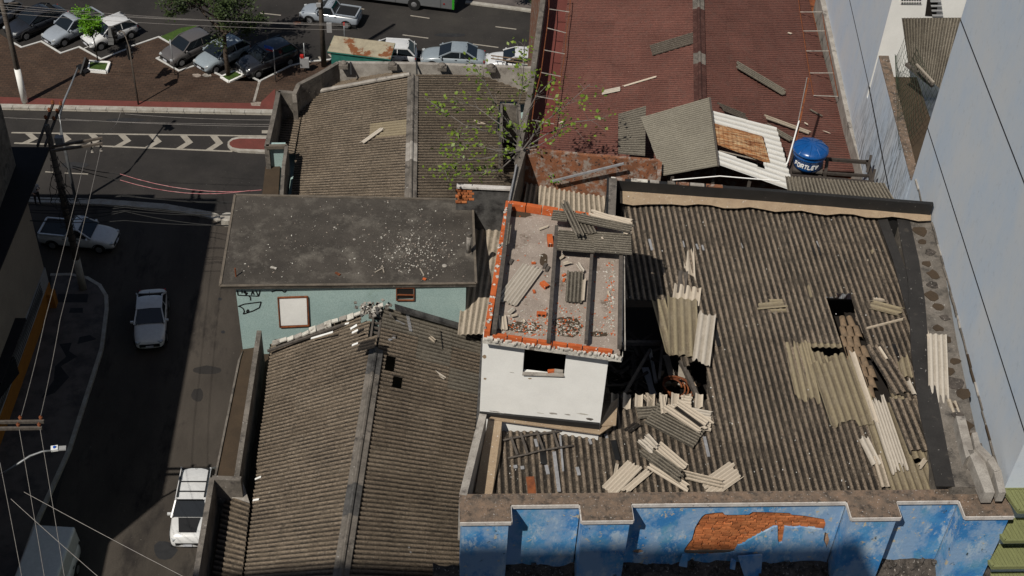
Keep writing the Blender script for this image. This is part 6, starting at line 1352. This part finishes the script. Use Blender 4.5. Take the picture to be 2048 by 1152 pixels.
# traffic light
b0 = P(277, 209, .12); tf = thing('traffic_light', 'traffic light pole with hooked arm and two dark signal heads on the plaza', 'traffic light', b0)
hA = vtop(b0, 0, 95); T0 = b0 + Vector((0, 0, hA))
MB().tube([b0, T0, P(252, 75, hA + .55), P(247, 64, hA + .75), P(242, 62, hA + .75), P(237, 64, hA + .7)], [.06, .05, .045, .04, .04, .04], 9).build('shaft', M['ppole'], tf, True)
for px_, py_, h_, n_ in ((229, 70, hA + .4, 3), (259, 104, hA - .45, 2)):
    c = P(px_, py_, h_); hd = MB().box(c, .28, .26, 1.0, .5).build('signal_head', M['black'], tf)
    for k in range(3): MB().lathe(c + Vector((.15, -.14, -.3 + .3 * k)), [(.10, 0), (.11, .06)], 10).build('signal_lens', M['trimk'], hd)
MB().bar(P(222, 52, hA + .8), P(222, 90, hA - .1), .35, .04).build('backboard', M['black'], tf)
def sign(bx_, by_, ty_, lab, extra=None, r_=.035):
    b = P(bx_, by_, .12); h = vtop(b, 0, ty_); t = thing('sign_post', lab, 'sign post', b); MB().tube([b, b + Vector((0, 0, h))], r_, 8).build('shaft', M['metal'], t, True); return t, b, h
sign(350, 150, 79, 'plain thin grey post in front of the graphite hatchback')
t, b, h = sign(552, 164, 98, 'grey post with small blue and red street name sign by the black SUV')
MB().bar(b + Vector((0, 0, h)), b + Vector((-.62, .25, h + .05)), .03, .22).build('name_plate', M['signblue'], t); MB().bar(b + Vector((0, -.002, h - .17)), b + Vector((-.5, .2, h - .14)), .032, .08).build('name_plate_band', M['signred'], t)
t, b, h = sign(611, 143, 86, 'post with red pedestrian signal and white box at the plaza corner')
MB().box(b + Vector((-.18, -.05, h * .55)), .22, .2, .22).build('signal_head', M['signred'], t); MB().box(b + Vector((-.02, -.05, .75)), .6, .2, .75).build('cabinet', M['greywash'], t)
sign(829, 128, 82, 'thin grey post rising beside the white hatchback beyond the parapet')
t, b, h = sign(690, 100, 48, 'thin post with orange tip behind the kiosk roof'); MB().box(b + Vector((0, 0, h)), .12, .12, .2).build('tip', M['signred'], t)
b0 = P(648, 132, .12); mp_ = thing('utility_pole', 'tall weathered concrete pole with white meter box beside the kiosk', 'pole', b0)
MB().tube([b0, b0 + Vector((0, 0, 9.5))], [.19, .13], 12).build('shaft', M['ppole'], mp_, True); MB().box(b0 + Vector((-.12, -.25, 4.9)), .3, .15, .26).build('meter_box', M['greywash'], mp_)
MB().box(b0 + Vector((.5, -.1, 3.1)), .34, .16, .7).build('cabinet', M['greywash'], mp_); MB().tube([b0 + Vector((.1, -.2, 9.4)), b0 + Vector((.12, -.22, 2))], .02, 5).build('conduit', M['black'], mp_)
# planter with the small lime tree
pq = [z1(640, 437, .3), z1(788, 447, .3), z1(765, 512, .3), z1(632, 500, .3)]; pn = thing('planter', 'low white kerbed planter with grass around the small tree', 'planter', sum(pq, Vector()) / 4)
m = MB()
for a, b in zip(pq, pq[1:] + pq[:1]): m.bar(a - Vector((0, 0, .1)), b - Vector((0, 0, .1)), .16, .24)
m.build('kerb', M['white'], pn); mesh('grass', [Vector((p.x, p.y, .26)) for p in pq], [(3, 2, 1, 0)] if (pq[1] - pq[0]).cross(pq[2] - pq[1]).z < 0 else [(0, 1, 2, 3)], M['grass'], pn)
pq = [z1(1590, 552, .2), z1(1648, 588, .2), z1(1752, 540, .2), z1(1690, 510, .2)]; pn2 = thing('planter', 'diamond shaped grass bed with white kerb at the foot of the big street tree', 'planter', sum(pq, Vector()) / 4)
m = MB()
for a, b in zip(pq, pq[1:] + pq[:1]): m.bar(a - Vector((0, 0, .04)), b - Vector((0, 0, .04)), .14, .14)
m.build('kerb', M['white'], pn2); mesh('grass', [Vector((p.x, p.y, .22)) for p in pq], [(0, 1, 2, 3)], M['grass'], pn2)
# ================================================================== TREES
def leaves(pts, size, mat, parent, rnd, per=1, name='crown', flat_=.6):
    vs = []; fs = []
    for p in pts:
        for _ in range(per):
            c = p + Vector((rnd.gauss(0, size), rnd.gauss(0, size), rnd.gauss(0, size * .8))); a = Vector((rnd.gauss(0, 1), rnd.gauss(0, 1), rnd.gauss(0, flat_))).normalized(); b = a.cross(Vector((rnd.gauss(0, .5), rnd.gauss(0, .5), 1))).normalized()
            L_ = size * rnd.uniform(.6, 1.2); w_ = L_ * .34; k = len(vs); vs += [c - a * L_ * .5, c + b * w_, c + a * L_ * .5, c - b * w_]; fs.append((k, k + 1, k + 2, k + 3))
    return mesh(name, vs, fs, mat, parent)
def branch(mb, p, d, L_, r_, depth, rnd, tips, spread=.6, upb=.25):
    pts = [p]; n = 4; q = p.copy(); dd = d.copy()
    for i in range(n): dd = (dd + Vector((rnd.gauss(0, .13), rnd.gauss(0, .13), rnd.gauss(0, .1) + .03 * upb))).normalized(); q = q + dd * L_ / n; pts.append(q.copy())
    mb.tube(pts, [r_ * (1 - .14 * i) for i in range(n + 1)], 6 if r_ > .02 else 4, False)
    if depth == 0: tips += pts[1:]; return
    for k in range(rnd.choice((2, 3, 3))):
        i = rnd.choice((2, 3, 4)); nd = (dd + Vector((rnd.gauss(0, spread), rnd.gauss(0, spread), rnd.gauss(0, spread * .6) + upb))).normalized(); branch(mb, pts[i], nd, L_ * rnd.uniform(.6, .85), r_ * .58, depth - 1, rnd, tips, spread, upb)
def tree(label, base, trunk_pts, r0, L_, depth, mat, lsize, per, seed, spread=.6, upb=.2, limbs=5, name='street_tree', keep=1.0, bark='bark'):
    rnd = random.Random(seed); t = thing(name, label, 'tree', base); mb = MB(); mb.tube(trunk_pts, [r0 * (1 - .4 * i / (len(trunk_pts) - 1)) for i in range(len(trunk_pts))], 10)
    mb.build('trunk', M[bark], t, True); tips = []; lb_ = MB()
    for k in range(limbs):
        an = 2 * math.pi * k / limbs + rnd.uniform(-.4, .4); st_ = trunk_pts[-1] if k % 2 else trunk_pts[-2].lerp(trunk_pts[-1], rnd.random()); branch(lb_, st_, Vector((math.cos(an) * spread * 1.3, math.sin(an) * spread * 1.3, .7)).normalized(), L_, r0 * .5, depth, rnd, tips, spread, upb)
    lb_.build('limb', M[bark], t, True); tips = [p for p in tips if rnd.random() < keep]; leaves(tips, lsize, M[mat], t, rnd, per); return t
b0 = P(457, 152, .12); tree('big dark street tree rising between the parked hatchbacks', b0, [b0, b0 + Vector((-.05, 0, 1.6)), b0 + Vector((0, .1, 3.0)), b0 + Vector((-.2, .2, 4.2))], .17, 2.1, 3, 'leaf', .2, 16, 4, .75, .16, 8, keep=.9)
b0 = P(196, 122, .3); tree('small lime green tree with round crown in the white planter', b0, [b0, b0 + Vector((0, 0, 1.4)), b0 + Vector((-.1, 0, 2.6))], .045, .62, 2, 'leaf2', .13, 22, 12, .6, .3, 7)
b0 = P(40, 40, 0); tree('large dark tree overhanging the parked cars at the upper left', b0 + Vector((0, 6, 0)), [b0 + Vector((0, 6, 0)), b0 + Vector((0, 6, 2)), b0 + Vector((0, 5.8, 4))], .2, 2.4, 3, 'leaf', .22, 16, 21, .8, .1, 8)
b0 = P(1066, 22, 0); tree('dense green shrub tree at the edge of the avenue by the red roof', b0, [b0, b0 + Vector((0, 0, .8)), b0 + Vector((0, 0, 1.6))], .08, .85, 2, 'leaf', .15, 16, 33, .7, .25, 7)
# sapling growing out of the courtyard wall
sb = P(1044, 300, 26.0); sp = thing('sapling', 'thin leafy sapling growing out of the courtyard wall over the rear roof', 'tree', sb); rn = random.Random(8)
tw_ = MB(); lp_ = []
mains = [[(1044, 300, 26), (1030, 230, 27.3), (1042, 180, 28.2), (1046, 130, 29.2), (1050, 84, 30)], [(1040, 290, 26.1), (1000, 250, 26.9), (950, 215, 27.2), (905, 200, 27.5)], [(1040, 295, 26), (990, 270, 26.5), (930, 250, 26.9), (850, 196, 27.2)], [(1042, 300, 26), (980, 318, 26.2), (930, 320, 26.2), (880, 345, 26.3)], [(1044, 300, 26), (1085, 250, 27), (1120, 220, 27.5), (1178, 168, 28)], [(1044, 300, 26), (1095, 265, 26.6), (1150, 246, 26.9), (1212, 236, 27.2)], [(1038, 270, 26.6), (1000, 220, 27.6), (975, 170, 28.4), (955, 130, 29)], [(1042, 250, 26.9), (1075, 195, 28), (1100, 160, 28.6)], [(1040, 300, 26), (1000, 300, 26), (940, 290, 26.2), (890, 300, 26.4)], [(1042, 300, 26), (1000, 340, 25.6), (960, 345, 25.6), (905, 360, 25.8)], [(1044, 300, 26), (1080, 290, 26.2), (1130, 262, 26.6)]]
for mn in mains:
    pts = [P(*p) + Vector((rn.gauss(0, .04), rn.gauss(0, .04), 0)) for p in mn]; tw_.tube(pts, [.022 - .014 * i / (len(pts) - 1) for i in range(len(pts))], 5)
    for i in range(len(pts) - 1):
        for k in range(5):
            s_ = pts[i].lerp(pts[i + 1], rn.random()); d = (pts[i + 1] - pts[i]).normalized() + Vector((rn.gauss(0, .7), rn.gauss(0, .7), rn.gauss(.1, .5))); e_ = s_ + d.normalized() * rn.uniform(.25, .75); tw_.tube([s_, s_.lerp(e_, .5) + Vector((0, 0, .04)), e_], [.008, .006, .004], 3)
            if i > 0 or rn.random() < .35: lp_ += [s_.lerp(e_, f_) for f_ in (.45, .7, .85, 1)]
tw_.build('branch', M['twig'], sp, False); leaves([p for p in lp_ if rn.random() < .85], .15, M['leafb'], sp, rn, 2)
sh = thing('weed_tuft', 'small leafy weed tuft sprouting at the orange wall', 'plant', P(1115, 352, 25)); leaves([P(1115 + rn.gauss(0, 8), 352 + rn.gauss(0, 4), 25.0) for _ in range(40)], .09, M['leaf2'], sh, rn, 2)
# ================================================================== WIRES
def wire(pts, lab, r_=.012, mat='wire', sag=.3, grp=None, name='cable'):
    full = []
    for a, b in zip(pts, pts[1:]):
        for i in range(9): t = i / 8; p = a.lerp(b, t); p.z -= sag * 4 * t * (1 - t); full.append(p)
    return tag(MB().tube(full, r_, 4).build(name, M[mat]), lab, 'cable', grp)
G1 = 'overhead cables crossing above the parked cars'
for k, (a, b) in enumerate((((-40, 4), (700, 52)), ((-40, 10), (700, 50)), ((-40, 15), (700, 47)), ((-40, 22), (700, 60)))): wire([P(*a, 7.9 - k * .2), P(*b, 7.2 - k * .15)], ('topmost', 'second', 'third', 'lowest')[k] + ' of four thin overhead cables crossing above the parked cars', .010, 'wirel', .25, G1)
for k, (a, b) in enumerate((((-20, 234), (545, 249)), ((130, 238), (545, 253)), ((250, 228), (545, 240)))): wire([P(*a, 8), P(*b, 8)], ('long middle', 'lowest', 'short topmost')[k] + ' pale cable crossing above the main street', .01, 'wirel', .1, 'pale cables above the main street')
for a, m_, b, lab in (((145, 332), (240, 348), (523, 380), 'upper red and white cable from the corner pole to the building ledge'), ((145, 336), (240, 360), (500, 381), 'lower red and white cable sagging from the corner pole to the building ledge')):
    z_ = 8.0; wire([P(*a, z_), P(*m_, z_)], lab.replace('red and white', 'dark').replace('to the building ledge', 'before its red and white stretch'), .022, 'wire', .08); wire([P(*m_, z_), P(*b, z_ + 1.5)], lab, .016, 'wirep', .5)
for x0, x1, lab in ((174, 120, 'left long bare wire hanging down from the crossarm over the dark street'), (201, 150, 'right long bare wire hanging down from the crossarm over the dark street')):
    wire([P(x0, 300, 9.9), P(x1 - 30, 640, 9.9), P(41 if x0 < 180 else 80, 838, 10.05)], lab, .012, 'wirel', .1)
for a, b, lab in (((37, 850), (90, 1160), 'wire running from the wooden crossarm to the bottom edge, left one'), ((79, 850), (130, 1160), 'wire running from the wooden crossarm to the bottom edge, right one'), ((0, 925), (45, 1160), 'wire at the far lower left leaning over the parked van'), ((22, 998), (204, 1160), 'wire slanting down right over the parked van'), ((48, 984), (380, 1160), 'long wire slanting right towards the lit road')): wire([P(*a, 10), P(*b, 10)], lab, .011, 'wirel', .05)
rk = random.Random(12)
for k in range(7): wire([P(60, 392 + k * 9 + rk.uniform(-5, 5), 7), P(250, 390 + k * 8 + rk.uniform(-8, 8), 7.2), P(480, 400 + k * 9 + rk.uniform(-12, 12), 7)], ('first', 'second', 'third', 'fourth', 'fifth', 'sixth', 'lowest')[k] + ' from the top of the black cables over the shaded kerb', .02, 'wire', .12 + .05 * (k % 3), 'black cables over the shaded corner kerb')
wire([P(243, 215, 9), P(232, 248, 8.6), P(204, 268, 9.9)], 'loose thin wire curling down onto the pale crossarm', .01, 'wirel', .1)
# ================================================================== PERSON
pb = P(77, 409, .13)
def person():
    t = thing('person', 'person in grey shirt and dark trousers standing at the corner looking at a phone', 'person', pb)
    J = {'pel': (0, 0, .95, .15), 'spi': (0, .01, 1.15, .13), 'che': (0, .02, 1.34, .165), 'nek': (0, .0, 1.5, .06), 'hed': (0, -.02, 1.60, .085), 'top': (0, -.02, 1.70, .075),
         'hl': (.1, 0, .88, .105), 'kl': (.11, -.02, .5, .07), 'al': (.12, .02, .09, .045), 'fl': (.13, -.16, .03, .035), 'hr': (-.1, 0, .88, .105), 'kr': (-.12, -.03, .5, .07), 'ar': (-.13, .02, .09, .045), 'fr': (-.15, -.16, .03, .035),
         'sl': (.2, .01, 1.40, .06), 'el': (.26, -.02, 1.14, .045), 'wl': (.1, -.26, 1.22, .032), 'ml': (.06, -.31, 1.25, .034), 'sr': (-.2, .01, 1.40, .06), 'er': (-.27, .0, 1.13, .045), 'wr': (-.16, -.2, 1.0, .032), 'mr': (-.14, -.27, .98, .034)}
    E_ = [('pel', 'spi'), ('spi', 'che'), ('che', 'nek'), ('nek', 'hed'), ('hed', 'top'), ('pel', 'hl'), ('hl', 'kl'), ('kl', 'al'), ('al', 'fl'), ('pel', 'hr'), ('hr', 'kr'), ('kr', 'ar'), ('ar', 'fr'), ('che', 'sl'), ('sl', 'el'), ('el', 'wl'), ('wl', 'ml'), ('che', 'sr'), ('sr', 'er'), ('er', 'wr'), ('wr', 'mr')]
    for h_, b_ in (('ml', Vector((.06, -.31, 1.25))), ('mr', Vector((-.14, -.27, .98)))):
        for k, (dx, dy, dz, l_) in enumerate(((-.03, -.05, .03, .07), (-.01, -.06, .03, .085), (.012, -.06, .02, .08), (.03, -.05, .01, .065), (-.045, .0, .03, .05))):
            n1 = f'{h_}{k}'; d = Vector((dx, dy, dz)).normalized(); p = b_ + Vector((dx * .8, dy * .3, 0)) + d * l_; J[n1] = (p.x, p.y, p.z, .011); E_.append((h_, n1))
    ks = list(J); me = bpy.data.meshes.new('body'); me.from_pydata([J[k][:3] for k in ks], [(ks.index(a), ks.index(b)) for a, b in E_], []); o = bpy.data.objects.new('body', me); COL.objects.link(o)
    md = o.modifiers.new('skin', 'SKIN'); 
    for i, k in enumerate(ks): sv = me.skin_vertices[0].data[i]; sv.radius = (J[k][3],) * 2; sv.use_root = (i == 0)
    md2 = o.modifiers.new('sub', 'SUBSURF'); md2.levels = 2; md2.render_levels = 2
    dg = bpy.context.evaluated_depsgraph_get(); dg.update(); ev = bpy.data.meshes.new_from_object(o.evaluated_get(dg)); bpy.data.objects.remove(o)
    b2 = bpy.data.objects.new('body', ev); COL.objects.link(b2); ev.materials.clear()
    for m_ in (M['skin'], M['shirt'], M['trous'], M['trimk'], M['hair']): ev.materials.append(m_)
    for p in ev.polygons:
        c = p.center; p.use_smooth = True
        p.material_index = 3 if c.z < .09 else 2 if c.z < .98 and abs(c.x) < .24 and c.y > -.19 else 1 if (c.z < 1.47 and (abs(c.x) < .23 or c.z > 1.22) and c.y > -.14) else 4 if c.z > 1.60 and c.y > -.06 else 0
    b2.parent = t; b2.rotation_euler = (0, 0, .5)
    hr = MB().lathe(Vector((0, .0, 1.64)), [(.085, -.04), (.098, .02), (.085, .08), (.04, .115), (.01, .12)], 12); ho = mesh('hair', hr.v, hr.f, M['hair'], None, True, loc=(0, 0, 1.64)); ho.parent = t; ho.location = (0, .02, 1.64)
    return t
person()
ph_ = MB().box(pb + Vector((.20, -.27, 1.30)), .07, .012, .14, .5); tag(ph_.build('phone', M['black']), 'small dark phone held up in the hand of the person at the corner', 'phone')
